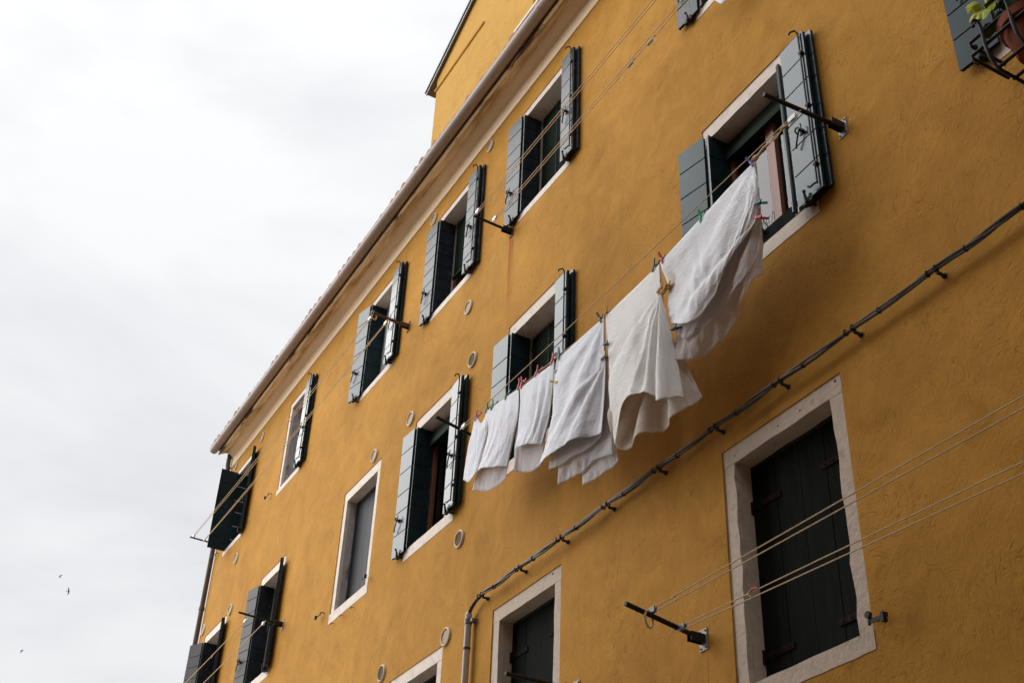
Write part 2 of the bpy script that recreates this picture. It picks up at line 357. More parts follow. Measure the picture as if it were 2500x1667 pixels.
def on(o, u, n, a, b, z): return o + u*a + n*b + Z_*z
def latch(s, o, u, n, a, z, k=1.0, flip=1):
    # curly black iron catch: a loop, a hook and a short bolt
    mb = MB(); P = lambda x, y, h=.02: on(o, u, n, a + x*k*flip, h, z + y*k)
    mb.tube([P(-.05,.05,.012), P(-.06,.085,.03), P(-.035,.105,.035), P(-.005,.09,.035), P(0,.06,.03), P(-.02,.02,.03), P(-.045,-.04,.03), P(-.07,-.09,.025), P(-.075,-.115,.02)], .0075, 6)
    mb.tube([P(.01,.045,.005), P(.012,.05,.045)], .012, 6); mb.tube([P(.03,.02,.03), P(.035,.10,.035), P(.02,.12,.03)], .006, 6)
    mb.obox(P(0,0,0), u, n, Z_, -.02*k, .02*k, .001, .008, .02*k, .075*k)
    return mb.build('latch', M['iron'], s, smooth=True)
def foot(s, o, u, n, a, z, big=1.0):
    # the iron holder under a leaf: wall spike with an upright stub
    mb = MB(); P = lambda x, h, y: on(o, u, n, a + x, h, z + y)
    mb.tube([P(0,-.09,-.022), P(0,.012,-.022)], .011*big, 6); mb.tube([P(0,.012,-.03), P(-.004,.018,.03), P(.004,.03,.062*big)], [.014*big,.012*big,.008*big], 6)
    mb.lathe(P(.004,.03,.062*big), Z_, [(-.012,.001),(-.008,.012),(.004,.015),(.012,.008),(.016,.001)], 8)
    mb.obox(P(0,0,0), u, n, Z_, -.05*big, .055*big, -.03, .008, -.034, -.008)
    return mb.build('holdback', M['iron'], s, smooth=True)
def bar(s, o, u, n, a, z0, z1):
    mb = MB(); P = lambda x, h, z: on(o, u, n, a + x, h, z)
    mb.tube([P(0,.014,z0), P(0,.014,z1)], .008, 6)
    mb.tube([P(0,.014,z1-.01), P(-.01,.03,z1+.03), P(-.045,.05,z1+.035), P(-.07,.045,z1+.03)], .008, 6)
    mb.tube([P(0,.014,z0+.01), P(-.02,.03,z0), P(-.06,.035,z0-.006), P(-.075,.04,z0+.012)], .008, 6)
    for f in (.12,.5,.86): mb.obox(P(0,0,z0+(z1-z0)*f), u, n, Z_, -.016, .016, .001, .022, -.012, .012)
    return mb.build('locking_bar', M['iron'], s, smooth=True)

def window(key, stone='stone', jag=(.004,.004), reveal='reveal', depth=.20, sillh=None):
    r, a, b = WIN[key]; z0, z1, i0, i1 = r; ins = .10 if r is TOP else (.11 if r is MID else .125)
    ia, ib = a+ins, b-ins
    w_ = MB()
    return r, a, b, ia, ib
def frame(W, key, stone, jag, reveal, depth=.24):
    r, a, b = WIN[key]; z0, z1, i0, i1 = r; ins = .10 if r is TOP else (.11 if r is MID else .125); ia, ib = a+ins, b-ins
    mb = MB(); sd = hash(key) % 7 if False else sum(map(ord, key)) % 13
    mb.add(*ragged(a-.004, b+.004, i1, z1+.003, .009, depth, True, (jag[0], .002), sd))          # lintel
    mb.add(*ragged(a-.003, ia, i0, i1-.001, .011, .055, False, (.002, jag[1]), sd+3))            # jambs, face stones
    mb.add(*ragged(ib, b+.003, i0, i1-.001, .011, .055, False, (jag[1], .002), sd+5))
    mb.build('frame', M[stone], W)
    mb = MB().add(*ragged(a-.006, b+.006, z0-.004, i0-.001, -.004, depth+.01, True, (jag[0]*.8, .003), sd+8)); mb.build('sill', M[stone], W)
    # plastered cheeks and soffit of the reveal
    for p, q in ((ia-.08, ia+.004), (ib-.004, ib+.08)): MB().box(p, q, .0555, depth, i0, i1-.0015).build('reveal', M[reveal], W)
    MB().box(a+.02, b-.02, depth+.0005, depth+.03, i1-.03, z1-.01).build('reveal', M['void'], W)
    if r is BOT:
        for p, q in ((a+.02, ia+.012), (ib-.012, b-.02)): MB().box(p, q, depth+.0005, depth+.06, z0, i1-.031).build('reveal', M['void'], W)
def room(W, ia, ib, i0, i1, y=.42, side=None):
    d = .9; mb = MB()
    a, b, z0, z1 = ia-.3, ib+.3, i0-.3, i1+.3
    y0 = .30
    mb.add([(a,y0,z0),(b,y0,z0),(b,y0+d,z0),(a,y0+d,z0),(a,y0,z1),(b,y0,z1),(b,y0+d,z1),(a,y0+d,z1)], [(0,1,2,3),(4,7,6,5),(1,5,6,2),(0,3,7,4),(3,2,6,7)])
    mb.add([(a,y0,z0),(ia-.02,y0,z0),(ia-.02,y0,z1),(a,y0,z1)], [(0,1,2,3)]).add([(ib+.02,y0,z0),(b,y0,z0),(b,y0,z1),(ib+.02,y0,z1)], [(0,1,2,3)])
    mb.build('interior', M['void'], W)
def sash(ia, ib, i0, i1, m, y=.245, mull=True):
    mb = MB(); t = .055
    mb.box(ia, ia+t, y, y+.05, i0, i1).box(ib-t, ib, y, y+.05, i0, i1).box(ia+t, ib-t, y, y+.05, i1-t, i1).box(ia+t, ib-t, y, y+.05, i0, i0+t)
    if mull:
        c = (ia+ib)/2; mb.box(c-.055, c, y-.006, y+.048, i0+.012, i1-.012).box(c-.004, c+.055, y-.010, y+.046, i0+.010, i1-.010)
    return mb.build('window', m, B, bevel=.004)
def panes(W, ia, ib, i0, i1, y=.275):
    c = (ia+ib)/2
    for p, q in ((ia+.05, c-.05), (c+.05, ib-.05)): MB().box(p, q, y, y+.006, i0+.05, i1-.05).build('pane', M['glass'], W)
def curtain(W, a, b, z0, z1, y=.315):
    mb = MB(); n = 60; vs = []
    for i in range(n+1):
        f = i/n; yy = y + .018*math.sin(f*38 + math.sin(f*11)*1.5)
        vs += [(a+(b-a)*f, yy, z0), (a+(b-a)*f, yy, z1)]
    mb.add(vs, [(2*i, 2*i+2, 2*i+3, 2*i+1) for i in range(n)]); return mb.build('curtain', M['curtain'], W, smooth='all')
def blind(W, ia, ib, z0, z1, y=.215):
    mb = MB(); h = .042; n = int((z1-z0)/h); prof = []
    for i in range(n):
        z = z1 - i*h
        mb.prof_x([(y+.004, z-h), (y-.012, z-h+.006), (y-.016, z-h*.45), (y-.004, z-.003), (y+.006, z-.003), (y+.006, z-h)], ia+.075, ib-.03)
    mb.box(ia+.06, ib-.02, y-.022, y+.012, z0-.04, z0+.004)
    bl = mb.build('blind', M['blind'], W)
    for f in (.45, .8): MB().tube([(ia+(ib-ia)*f, y-.026, z1), (ia+(ib-ia)*f, y-.026, z0+.06)], .004, 6).lathe((ia+(ib-ia)*f, y-.026, z0+.05), Z_, [(-.02,.001),(-.018,.010),(.01,.008),(.02,.001)], 8).build('cord', M['iron'], bl)
    return bl
def blindbox(W, ia, ib, i1, h=.22, y=.10): return MB().box(ia+.03, ib-.002, y, .24, i1-h, i1-.03).box(ia+.05, ib-.002, y-.02, y-.001, i1-h-.03, i1-h+.05).build('blind_box', M['blind'], W, bevel=.006)

def shutters(key, la=3, lw=.305, rx=None, rw=.30, ra=2, mt='green', n=6, left=True, rightp=True, inner=True, lat=(.16,.16), dz=0, rlab=None, lmat=None, barr=True):
    r, a, b = WIN[key]; z0, z1, i0, i1 = r; ins = .10 if r is TOP else .11; ia, ib = a+ins, b-ins
    zb, zt = i0-.035, i1+.005; res = []
    mm = M[mt]
    if left:
        s, o, u, nn = leaf(ia-.035, -.045, -1, la, lw, zb+.0, zt, M[lmat or mt], n); res.append(s)
        if rlab: s['label'] = rlab
        foot(s, o, u, nn, lw*.45, zb); latch(s, o, u, nn, lw*(.62 if key != 'M0' else .45), zb + (.42 if key != 'M0' else .66), .8, -1)
    if inner:
        s, o, u, nn = leaf(ia+.014, -.03, 1, 0, .235, zb+.03, zt-.006, mm, n, perp=True)
        if rlab: s['label'] = rlab
    if rightp:
        xe = rx
        s2 = None
        if ra < 10: s2, o2, u2, n2 = leaf(xe-rw+.045, -.036, 1, ra, rw, zb, zt+.004, mm, n)
        s, o, u, nn = leaf(xe-rw, -.078 if ra < 10 else -.03, 1, ra, rw, zb-.003, zt+.007, mm, n, th=.03 if ra < 10 else .05)
        if rlab: s['label'] = rlab
        if rlab and s2: s2['label'] = rlab
        if barr and ra < 10: bar(s, o, u, nn, rw*.86, zb+.05, zt+.004)
        foot(s, o, u, nn, rw*.38, zb); latch(s, o, u, nn, rw*.5, zb+.62, .8)
        res.append(s)
    return ia, ib, i0, i1

# --- top row
def inn(key):
    r, a, b = WIN[key]; ins = .10 if r is TOP else (.11 if r is MID else .125); return a+ins, b-ins, r[2], r[3]
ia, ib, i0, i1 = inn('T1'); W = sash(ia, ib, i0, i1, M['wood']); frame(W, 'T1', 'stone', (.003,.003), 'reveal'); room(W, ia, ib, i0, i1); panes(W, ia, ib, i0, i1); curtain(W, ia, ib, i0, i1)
shutters('T1', la=3, lw=.30, rx=-5.0, mt='green_worn', n=6)
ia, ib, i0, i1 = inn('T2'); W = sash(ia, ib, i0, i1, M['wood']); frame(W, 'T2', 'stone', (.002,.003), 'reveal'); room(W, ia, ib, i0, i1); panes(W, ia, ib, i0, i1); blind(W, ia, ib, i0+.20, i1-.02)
shutters('T2', la=4, lw=.30, rx=-8.625, rw=.27, ra=1, mt='green_worn', n=7, rlab='shutter leaf with flaking blue black paint')
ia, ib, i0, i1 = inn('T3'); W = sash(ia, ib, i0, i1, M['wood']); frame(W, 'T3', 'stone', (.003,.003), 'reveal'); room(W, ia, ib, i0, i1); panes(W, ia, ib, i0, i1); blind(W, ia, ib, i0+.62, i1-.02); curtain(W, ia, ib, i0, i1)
shutters('T3', la=2, lw=.30, rx=-10.965, rw=.31, ra=0, mt='green_worn', n=8, rlab='shutter leaf with flaking blue black paint')
ia, ib, i0, i1 = inn('T4'); W = sash(ia, ib, i0, i1, M['redwood']); frame(W, 'T4', 'stone', (.003,.003), 'reveal_dirty'); room(W, ia, ib, i0, i1); panes(W, ia, ib, i0, i1); curtain(W, ia+.02, ib-.3, i0, i1, .22)
shutters('T4', la=11, lw=.30, rx=-13.345, rw=.31, ra=1, mt='green', n=6)
ia, ib, i0, i1 = inn('T5'); W = sash(ia, ib, i0, i1, M['greyboard'], mull=False); frame(W, 'T5', 'stone', (.002,.003), 'reveal_dirty'); room(W, ia, ib, i0, i1)
MB().box(ia+.045, ib-.045, .255, .275, i0+.04, i1-.04).build('inner_panel', M['greyboard'], W)
shutters('T5', left=False, inner=False, rx=-16.82, rw=.31, ra=1, mt='green', n=6)
ia, ib, i0, i1 = inn('T6'); W = sash(ia, ib, i0, i1, M['wood']); frame(W, 'T6', 'stone', (.002,.003), 'reveal'); room(W, ia, ib, i0, i1)
s, o, u, nn = leaf(ia+.012, -.335, 1, 0, .325, i0-.02, i1+.01, M['green'], 6, perp=True); s, o, u, nn = leaf(ia+.006, -.012, 1, 0, .21, i0-.01, i1-.002, M['green'], 6, perp=True)
shutters('T6', left=False, inner=False, rx=-19.62, rw=.31, ra=17, mt='green', n=6)
# --- middle row
ia, ib, i0, i1 = inn('M0'); W = sash(ia, ib, i0, i1, M['wood']); frame(W, 'M0', 'stone', (.003,.003), 'reveal'); room(W, ia, ib, i0, i1); panes(W, ia, ib, i0, i1)
shutters('M0', la=4, lw=.31, rx=-2.0, mt='green')
ia, ib, i0, i1 = inn('M1'); W = sash(ia, ib, i0, i1, M['redwood'], .205); frame(W, 'M1', 'stone', (.008,.004), 'reveal', .24); room(W, ia, ib, i0, i1); panes(W, ia, ib, i0, i1, .235); curtain(W, ia, ib, i0, i1, .275); blindbox(W, ia, ib, i1-.03, .20, .15)
shutters('M1', la=10, lw=.31, rx=-5.02, rw=.29, ra=2, mt='green')
MB().tube([(-5.365,-.06,7.83),(-5.365,-.06,9.40),(-5.365,-.058,9.42)], [.022,.022,.012], 10).build('shutter', M['green'], B, smooth=True)
ia, ib, i0, i1 = inn('M2'); W = sash(ia, ib, i0, i1, M['wood']); frame(W, 'M2', 'stone', (.007,.004), 'reveal'); room(W, ia, ib, i0, i1); panes(W, ia, ib, i0, i1); blind(W, ia, ib, i0+.10, i1-.06)
shutters('M2', la=3, lw=.308, rx=-8.685, rw=.24, ra=1, mt='green')
ia, ib, i0, i1 = inn('M3'); W = sash(ia, ib, i0, i1, M['wood'], .21); frame(W, 'M3', 'stone', (.002,.003), 'reveal'); room(W, ia, ib, i0, i1); panes(W, ia, ib, i0, i1); curtain(W, (ia+ib)/2, ib, i0, i1, .30); blindbox(W, ia, ib, i1-.02, .2, .15)
shutters('M3', la=3, lw=.305, rx=-11.0, rw=.29, ra=4, mt='green')
ia, ib, i0, i1 = inn('M4'); W = sash(ia, ib, i0, i1, M['greyboard'], .15, mull=False); frame(W, 'M4', 'stone', (.004,.005), 'reveal_dirty', .15)
mb = MB()
for k in range(5):
    p = ia+.04+(ib-ia-.08)*k/5; q = ia+.04+(ib-ia-.08)*(k+1)/5; mb.box(p+.002, q-.002, .162, .185, i0+.04, i1-.04)
mb.box(ia+.04, ib-.04, .187, .2, i0+.04, i1-.04).build('inner_panel', M['greyboard'], W)
for k, (m_, x) in enumerate((('M5', -16.88), ('M6', -19.66))):
    ia, ib, i0, i1 = inn(m_); W = sash(ia, ib, i0, i1, M['greyboard']); frame(W, m_, 'stone', (.003,.003), 'reveal'); room(W, ia, ib, i0, i1)
    shutters(m_, la=(12, 26)[k], lw=.305, rx=x-.02, rw=.30, ra=17, mt='green_worn', lmat='brown_worn', n=8, rlab='weathered brown shutter leaf')
# --- bottom row: closed board shutters set back in worn stone frames
for key, col, jag in (('B1', 'stone_worn', (.007,.020)), ('B2', 'stone_worn', (.005,.010)), ('B3', 'stone', (.003,.004))):
    ia, ib, i0, i1 = inn(key)
    mb = MB(); nb = 4
    for k in range(nb):
        p = ia+.006+(ib-ia-.012)*k/nb; q = ia+.006+(ib-ia-.012)*(k+1)/nb
        mb.box(p+.003, q-.003, .158 + (.002 if k % 2 else 0), .185, i0+.004, i1-.004)
    mb.box(ia, ib, .187, .21, i0, i1)
    W = mb.build('window', M['green_dull'] if 'green_dull' in M else M.setdefault('green_dull', mat('dull_green_boards', (.006,.0085,.0075), .9, .35, 7, .3, 20, spec=.05, stain=(.012,.014,.012), sscale=3, slo=.4, shi=.65, stretch=(3,3,.5))), B)
    frame(W, key, col, jag, 'stone_worn' if key != 'B3' else 'reveal', .157)
    for zz in (i0+.22, i1-.34):
        for d, xx in ((1, ia+.01), (-1, ib-.01)):
            mb = MB().obox((xx, .157, zz), X_*d, -Y_, Z_, 0, .30, 0, .008, -.022, .022).tube([(xx, .145, zz-.05), (xx, .145, zz+.05)], .014, 8)
            for q in (.1,.18,.26): mb.lathe((xx+d*q, .149, zz), -Y_, [(0,.012),(.004,.010),(.006,.001)], 8)
            mb.build('hinge', M['iron_rusty'], W, smooth=True)

for x, z in ((-6.36,6.235),(-5.86,6.24),(-5.25,6.285),(-9.0,6.285),(-5.62,6.245)):
    MB().lathe((x,.0085,z), -Y_, [(0,.010+.004*math.sin(x*9)),(.0006,.001)], 9).build('drill_hole', M['void'], B)
# --- cornice, gutter, roof
cxl = XL
cxl = XL - .04
MB().prof_x([(.0,13.13),(-.014,13.13),(-.02,13.137),(-.02,13.352),(.05,13.352),(.05,13.13)], cxl, XR, 40).build('fascia', M['fascia'], B)
MB().prof_x([(.0,13.3525),(-.030,13.3525),(-.034,13.357),(-.034,13.366),(-.028,13.370),(-.040,13.374),(-.046,13.380),(-.052,13.383),(-.070,13.398),(-.092,13.418),(-.112,13.440),(-.122,13.456),(-.13,13.458),(-.13,13.49),(0,13.49)], cxl, XR, 40).build('moulding', M['cove'], B)
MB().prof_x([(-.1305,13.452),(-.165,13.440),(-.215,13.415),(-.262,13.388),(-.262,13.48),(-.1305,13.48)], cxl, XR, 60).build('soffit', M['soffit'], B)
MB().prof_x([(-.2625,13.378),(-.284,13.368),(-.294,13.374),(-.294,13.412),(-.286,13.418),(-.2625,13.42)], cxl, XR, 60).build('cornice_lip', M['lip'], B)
pr = []
for i in range(13):
    a = R(180 + 180*i/12); pr.append((-.381 + .082*math.cos(a), 13.475 + .082*math.sin(a)))
pr2 = [(-.381 + .078*math.cos(R(360-180*i/12)), 13.475 + .078*math.sin(R(360-180*i/12))) for i in range(13)]
gx = XL - .10
gt = MB().prof_x(pr + pr2, gx, XR, 50); gt.tube([(gx, -.459, 13.478), (XR, -.459, 13.478)], .009, 8)
for k in range(7):
    x = -20.9 + k*.62 if k < 3 else -18.2 + (k-3)*3.1
    gt.prof_x([(-.381 + .0845*math.cos(R(178+184*i/12)), 13.475 + .0845*math.sin(R(178+184*i/12))) for i in range(13)] + [(-.381 + .0815*math.cos(R(362-184*i/12)), 13.475 + .0815*math.sin(R(362-184*i/12))) for i in range(13)], x, x+.035)
gt.add([(gx, y, z) for y, z in pr], [tuple(range(13))])
gut = gt.build('gutter', M['gutter'], B, smooth=True)
mb = MB()
for k in range(26):
    x = -21 + k*1.05
    mb.tube([(x,-.455,13.49),(x,-.40,13.395),(x,-.30,13.41),(x,-.26,13.43)], .006, 5)
mb.build('bracket', M['gutter'], gut)
# roof: sloping bed with rows of cover tiles showing at the eave
rf = MB().add([(XL-.12,-.40,13.53),(XR,-.40,13.53),(XR,7,16.2),(XL-.12,7,16.2)], [(0,1,2,3)])
rf.box(XL-.12, XR, -.36, .1, 13.495, 13.525)
k = 0; x = XL-.08
while x < XR:
    j = random.uniform(-.018, .018); rr = .066; vs = []; dz = random.uniform(-.012, .014); tp = random.uniform(-.012,.012)
    for yy, zz, q in ((-.435+j, 13.522+dz, 1), (.05, 13.715+dz, .82), (.9, 14.03, 1)):
        for i in range(9):
            a = math.pi*i/8; vs.append((x + tp*(yy+.4) + rr*q*math.cos(a), yy, zz + rr*q*math.sin(a)))
    rf.add(vs, [(r_*9+i, r_*9+i+1, (r_+1)*9+i+1, (r_+1)*9+i) for r_ in range(2) for i in range(8)] + [tuple(range(9))])
    vs = []
    for yy, zz in ((-.425-j, 13.505), (.9, 13.99)):
        for i in range(7):
            a = math.pi + math.pi*i/6; vs.append((x+.1 + .075*math.cos(a), yy, zz+.06 + .075*math.sin(a)))
    rf.add(vs, [(i, i+1, 8+i, 7+i) for i in range(6)])
    x += .2; k += 1
roof = rf.build('roof', M['tile'], B, smooth=True)
MB().box(-9.5, 2, -.43, -.40, 13.60, 13.645).build('flashing', M['white_metal'], B)
# dormer gable
dy = .3; dl, dr, ap = -13.67, -10.4, -12.33
d = MB().add([(dl,dy,13.6),(dr,dy,13.6),(dr,dy,16.75),(ap,dy,17.62),(dl,dy,16.95)], [(0,1,2,3,4)])
d.add([(dl,dy,13.6),(dl,6,13.6),(dl,6,16.95),(dl,dy,16.95)], [(0,1,2,3)]).add([(dr,dy,13.6),(dr,6,13.6),(dr,6,16.75),(dr,dy,16.75)], [(0,1,2,3)])
dm = d.build('dormer', M['dormer'], B)
MB().prof_x([(dy-.002,16.66),(dy-.02,16.665),(dy-.028,16.695),(dy-.002,16.70)], dl-.03, ap+.35).build('string_course', M['dormer'], dm)
def slope(x0, z0, x1, z1): 
    mb = MB(); u = Vector((x1-x0, 0, z1-z0)); L = u.length; u.normalize(); n = Vector((-u.z, 0, u.x))
    mb.obox((x0, dy-.045, z0), u, n, Y_, 0, L, 0, .05, .012, 5.8).obox((x0, dy-.045, z0), u, n, Y_, -.01, L, .052, .10, -.03, 5.8).obox((x0, dy-.045, z0), u, n, Y_, -.01, L, -.02, .051, -.012, .010); return mb
sl = slope(dl-.3, 16.83, ap, 17.63); sl.build('roof', M['slate'], dm)
slope(ap, 17.63, dr+.3, 16.66).build('roof', M['slate'], dm)

# --- downpipe
px, py = XL-.045, -.05
dp = MB().tube([(px+.015,-.075,13.425),(px+.015,-.075,13.20),(px,py,13.05),(px,py,0.02)], .046, 12)
for z in (12.2, 10.27, 8.0, 5.0): dp.lathe((px,py,z), Z_, [(-.03,.048),(-.03,.055),(.03,.055),(.03,.048)], 14)
dp.build('downpipe', M['pipe'], B, smooth=True)

# --- round air vents in the wall: ring, and either a blank plate or a louvred grille
for x, z, r_, g_ in ((-10.839,12.982,.085,0),(-12.505,12.947,.095,0),(-11.155,10.572,.095,0),(-10.938,9.684,.10,1),(-12.64,9.755,.10,0),(-13.775,9.759,.095,0),(-19.582,12.912,.095,0),(-21.098,13.02,.085,0),
                   (-19.9,10.651,.10,0),(-19.685,9.639,.10,0),(-21.266,9.804,.10,0),(-12.758,6.484,.10,1),(-10.964,7.414,.10,1),(-11.129,6.384,.10,0)):
    v = MB().lathe((x,0,z), -Y_, [(.0,r_),(.012,r_),(.022,r_*.95),(.024,r_*.86),(.016,r_*.80),(.004,r_*.80)], 28).build('vent', M['vent'], B, smooth=True)
    if g_:
        mb = MB().lathe((x,-.002,z), -Y_, [(0,r_*.80),(.001,.001)], 24)
        n = 9
        for i in range(n):
            zz = -r_*.72 + r_*1.44*i/(n-1); hw = math.sqrt(max(0, (r_*.8)**2 - zz*zz))
            mb.box(x-hw, x+hw, -.013, -.005, z+zz-.0035, z+zz+.0035)
        mb.build('grille', M['vent_dark'], v)
    else: MB().lathe((x,-.001,z), -Y_, [(.010,r_*.80),(.012,r_*.5),(.012,.001)], 24).build('cover_plate', M['vent_blank'], v)

# --- iron shutter stays left in the wall
for x, z, fl in ((-18.44,11.22,1),(-15.03,7.95,1),(-13.52,7.93,-1),(-21.27,11.25,1),(-5.10,4.53,-1)):
    sc = 1.2 if x > -6 else 1
    mb = MB().tube([(x+.05*fl,.0,z+.015),(x+.05*fl,-.05*sc,z+.012),(x+.05*fl,-.055*sc,z-.03)], .008*sc, 6)
    mb.obox((x+.055*fl,-.05*sc,z-.012), X_*-fl, -Y_, Z_, 0, .13*sc, 0, .007, -.011*sc, .011*sc).obox((x+(.055-.13*sc)*fl,-.05*sc,z-.012), X_*fl, -Y_, Z_, 0, .022, .0071, .035*sc, -.04*sc, .008*sc)
    if x > -6: mb.lathe((x+.05*fl,-.055*sc,z+.032), -Y_, [(-.012,.001),(-.011,.022),(.011,.022),(.012,.001)], 12)
    mb.build('shutter_stay', M['iron'], B, smooth=True)
for x, z in ((-13.9,7.66),(-14.246,7.675),(-14.556,7.67),(-17.6,7.68)):
    MB().tube([(x,0,z+.01),(x-.005,-.03,z+.005),(x+.005,-.045,z-.02),(x+.02,-.05,z-.02),(x+.025,-.05,z)], .004, 5).build('wall_hook', M['rust'], B)

# ------------------------------------------------------------------ drying poles
def pole(base, tip, mt, label, r=.019, plate='steel', ring=None, h=.16):
    base, tip = Vector(base), Vector(tip)
    t = thing('drying_pole', label, 'pole', base, 'drying poles fixed to the wall')
    ax = (tip-base).normalized()
    mb = MB().tube([base + ax*.03, tip], r, 10); 
    for f in (.45,.66,.86): mb.tube([base.lerp(tip, f) + Z_*(-r-.004), base.lerp(tip, f) + Z_*(r+.004)], .005, 6)
    mb.build('bar', M[mt], t, smooth=True)
    x, z = base.x, base.z
    mb = MB()
    mb.box(x-.045, x+.045, -.008, -.0005, z-h/2, z+h/2)
    mb.build('base_plate', M[plate], t, bevel=.002)
    MB().box(x-.028, x-.021, -.13, -.009, z-.03, z+.034).box(x+.021, x+.028, -.13, -.009, z-.03, z+.034).box(x-.0205, x+.0205, -.12, -.009, z+.024, z+.032).build('socket', M[mt], t)
    for zz in (-h*.38, h*.38):
        for xx in (-.03, .03): MB().lathe((x+xx, -.008, z+zz), -Y_, [(0,.008),(.006,.007),(.007,.001)], 6).build('bolt', M['iron'], t)
    if ring:
        c = base.lerp(tip, ring); rr = MB().tube(arc(c + Vector((-.01,0,-.03)), .06, 0, 360, 20, Vector((.5,-.866,0)), Z_), .009, 7, False); rr.build('ring', M['rope'], t, smooth=True)
    return t
P1 = pole((-4.83,0,8.283), (-4.875,-.70,8.306), 'iron', 'black iron pole beside the big upper window, holding the laundry line near the shutter')
P2 = pole((-10.36,0,8.27), (-10.45,-.62,8.46), 'iron', 'black iron pole holding the far end of the laundry line, beside the hung vest', r=.017)
P3 = pole((-10.12,0,11.03), (-10.1,-.52,11.035), 'iron', 'dark pole under a top floor window with a rust streak running down below it', plate='rust', r=.016)
P4 = pole((-13.048,0,11.425), (-13.0,-.55,11.425), 'rust', 'rusty red brown iron pole with a rope ring, at a top floor window', plate='rust', ring=.97, r=.018)
P5 = pole((-21.12,0,11.38), (-21.09,-.60,11.38), 'iron', 'thin dark pole sticking out past the house corner against the sky', r=.014)
P6 = pole((-16.70,0,8.377), (-16.60,-.70,8.37), 'iron', 'thin black pole at the weathered brown shutters low on the left', r=.015)
P7 = pole((-6.83,0,4.964), (-6.773,-.70,5.052), 'iron', 'black pole with a white ring, left of the large stone framed window at bottom right', ring=.70, r=.018)
P8 = pole((-8.55,0,5.09), (-8.49,-.70,5.07), 'iron', 'black pole tip in front of the green boards at the bottom edge', r=.018)

# ------------------------------------------------------------------ cords
def sagline(a, b, sag, n=24):
    a, b = Vector(a), Vector(b); return [a.lerp(b, i/n) - Z_*(4*sag*(i/n)*(1-i/n)) for i in range(n+1)]
def pulley(c, to, parent, mt='pulley', k=1.0):
    c = Vector(c); u = (Vector(to)-c).normalized(); n = Y_; v = u.cross(n)
    mb = MB().obox(c, u, n, v, -.045*k, .035*k, -.013*k, -.006*k, -.020*k, .020*k).obox(c, u, n, v, -.045*k, .035*k, .006*k, .013*k, -.020*k, .020*k)
    mb.lathe(c + u*.008*k - n*.006*k, n, [(0,.022*k),(.006*k,.014*k),(.012*k,.022*k)], 14).tube([c - u*.04*k, c - u*.075*k, c - u*.085*k + Z_*.012*k, c - u*.10*k], .004, 6)
    return mb.build('pulley', M[mt], parent, smooth=True)
def knot(pts, parent, r=.011):
    mb = MB()
    for p in pts:
        p = Vector(p); mb.lathe(p, X_, [(-r*1.6,.002),(-r,r*.8),(0,r),(r,r*.8),(r*1.6,.002)], 8)
        mb.tube([p, p + Vector((.025,-.008,-.02)), p + Vector((.03,-.01,-.055))], .003, 5)
    return mb.build('knot', M['rope'], parent, smooth=True)
def cord_loop(name_label, pu, lines, knots=(), rr=.0042, pm='pulley', group='cords strung along the wall'):
    t = thing('clothesline', name_label, 'clothesline', pu[0], group)
    for l in lines: MB().tube(l, rr, 6).build('cord', M['rope'], t, smooth=True)
    for p, q in zip(pu, pu[1:] + pu[:1]):
        if p[0] > -3: continue
        pulley(p, q, t, pm)
    if knots: knot(knots, t)
    return t
y = -.40
lowpts = [(-4.955,8.25),(-5.388,8.215),(-5.41,8.185),(-6.0,8.11),(-6.6,8.062),(-7.0,8.04),(-7.5,8.035),(-8.0,8.05),(-8.34,8.079),(-8.93,8.12),(-9.5,8.19),(-9.906,8.246),(-10.19,8.285)]
cl = cord_loop('laundry cord loop with pulleys that carries the white sheets', [(-4.93,y,8.262), (-10.21,y,8.30)],
    [[(x,y,z) for x, z in lowpts], [(-4.955,y,8.282)] + [(x,y,z) for x, z in ((-6.7,8.279),(-8,8.285),(-9.325,8.305))] + [(-10.19,y,8.315)]])
mb = MB().lathe((-5.36,y,8.217), X_, [(-.045,.003),(-.035,.018),(-.01,.023),(.02,.016),(.05,.004)], 8).tube([(-5.33,y,8.222),(-5.25,y-.012,8.226),(-5.2,y,8.232)], .010, 6)
mb.tube(arc((-5.13,y,8.238), .016, 0, 360, 14, Vector((3.2,0,0.1)), Z_), .004, 5, False).tube([(-5.06,y,8.243),(-5.03,y-.01,8.25),(-4.99,y,8.247)], .010, 6); mb.build('knot', M['rope'], cl, smooth=True)
X2 = -1.5
cord_loop('outer double cord from the dark pole with the rust streak', [(-10.05,-.49,11.085),(X2,-.49,11.08)], [sagline((-10.03,-.49,11.10),(X2,-.49,11.10),.0), sagline((-10.03,-.49,11.05),(X2,-.49,11.03),.0)], [(-7.05,-.49,11.05)])
cord_loop('inner double cord on the pole with the rust streak, with blue rag ends', [(-10.1,-.24,11.12),(X2,-.24,11.11)], [sagline((-10.08,-.24,11.132),(X2,-.24,11.11),.0), sagline((-10.08,-.24,11.085),(X2,-.24,11.03),.0)], [(-7.2,-.24,11.066),(-6.85,-.24,11.063)])
cord_loop('outer double cord from the rusty pole down past the house corner', [(-13.16,-.53,11.43),(-21.1,-.53,11.43)], [sagline((-13.2,-.53,11.44),(-21.08,-.53,11.45),.03), sagline((-13.2,-.53,11.41),(-21.08,-.53,11.42),.07)], [(-13.3,-.53,11.42)], .0045)
cord_loop('inner double cord from the rusty pole with a knotted loose end', [(-13.02,-.35,11.34),(-21.0,-.35,11.35)], [sagline((-13.05,-.35,11.35),(-21.0,-.35,11.36),.02), sagline((-13.05,-.35,11.325),(-21.0,-.35,11.345),.05)], [(-13.55,-.35,11.315),(-14.45,-.35,11.30),(-16.9,-.35,11.32)], .0045, 'brass')
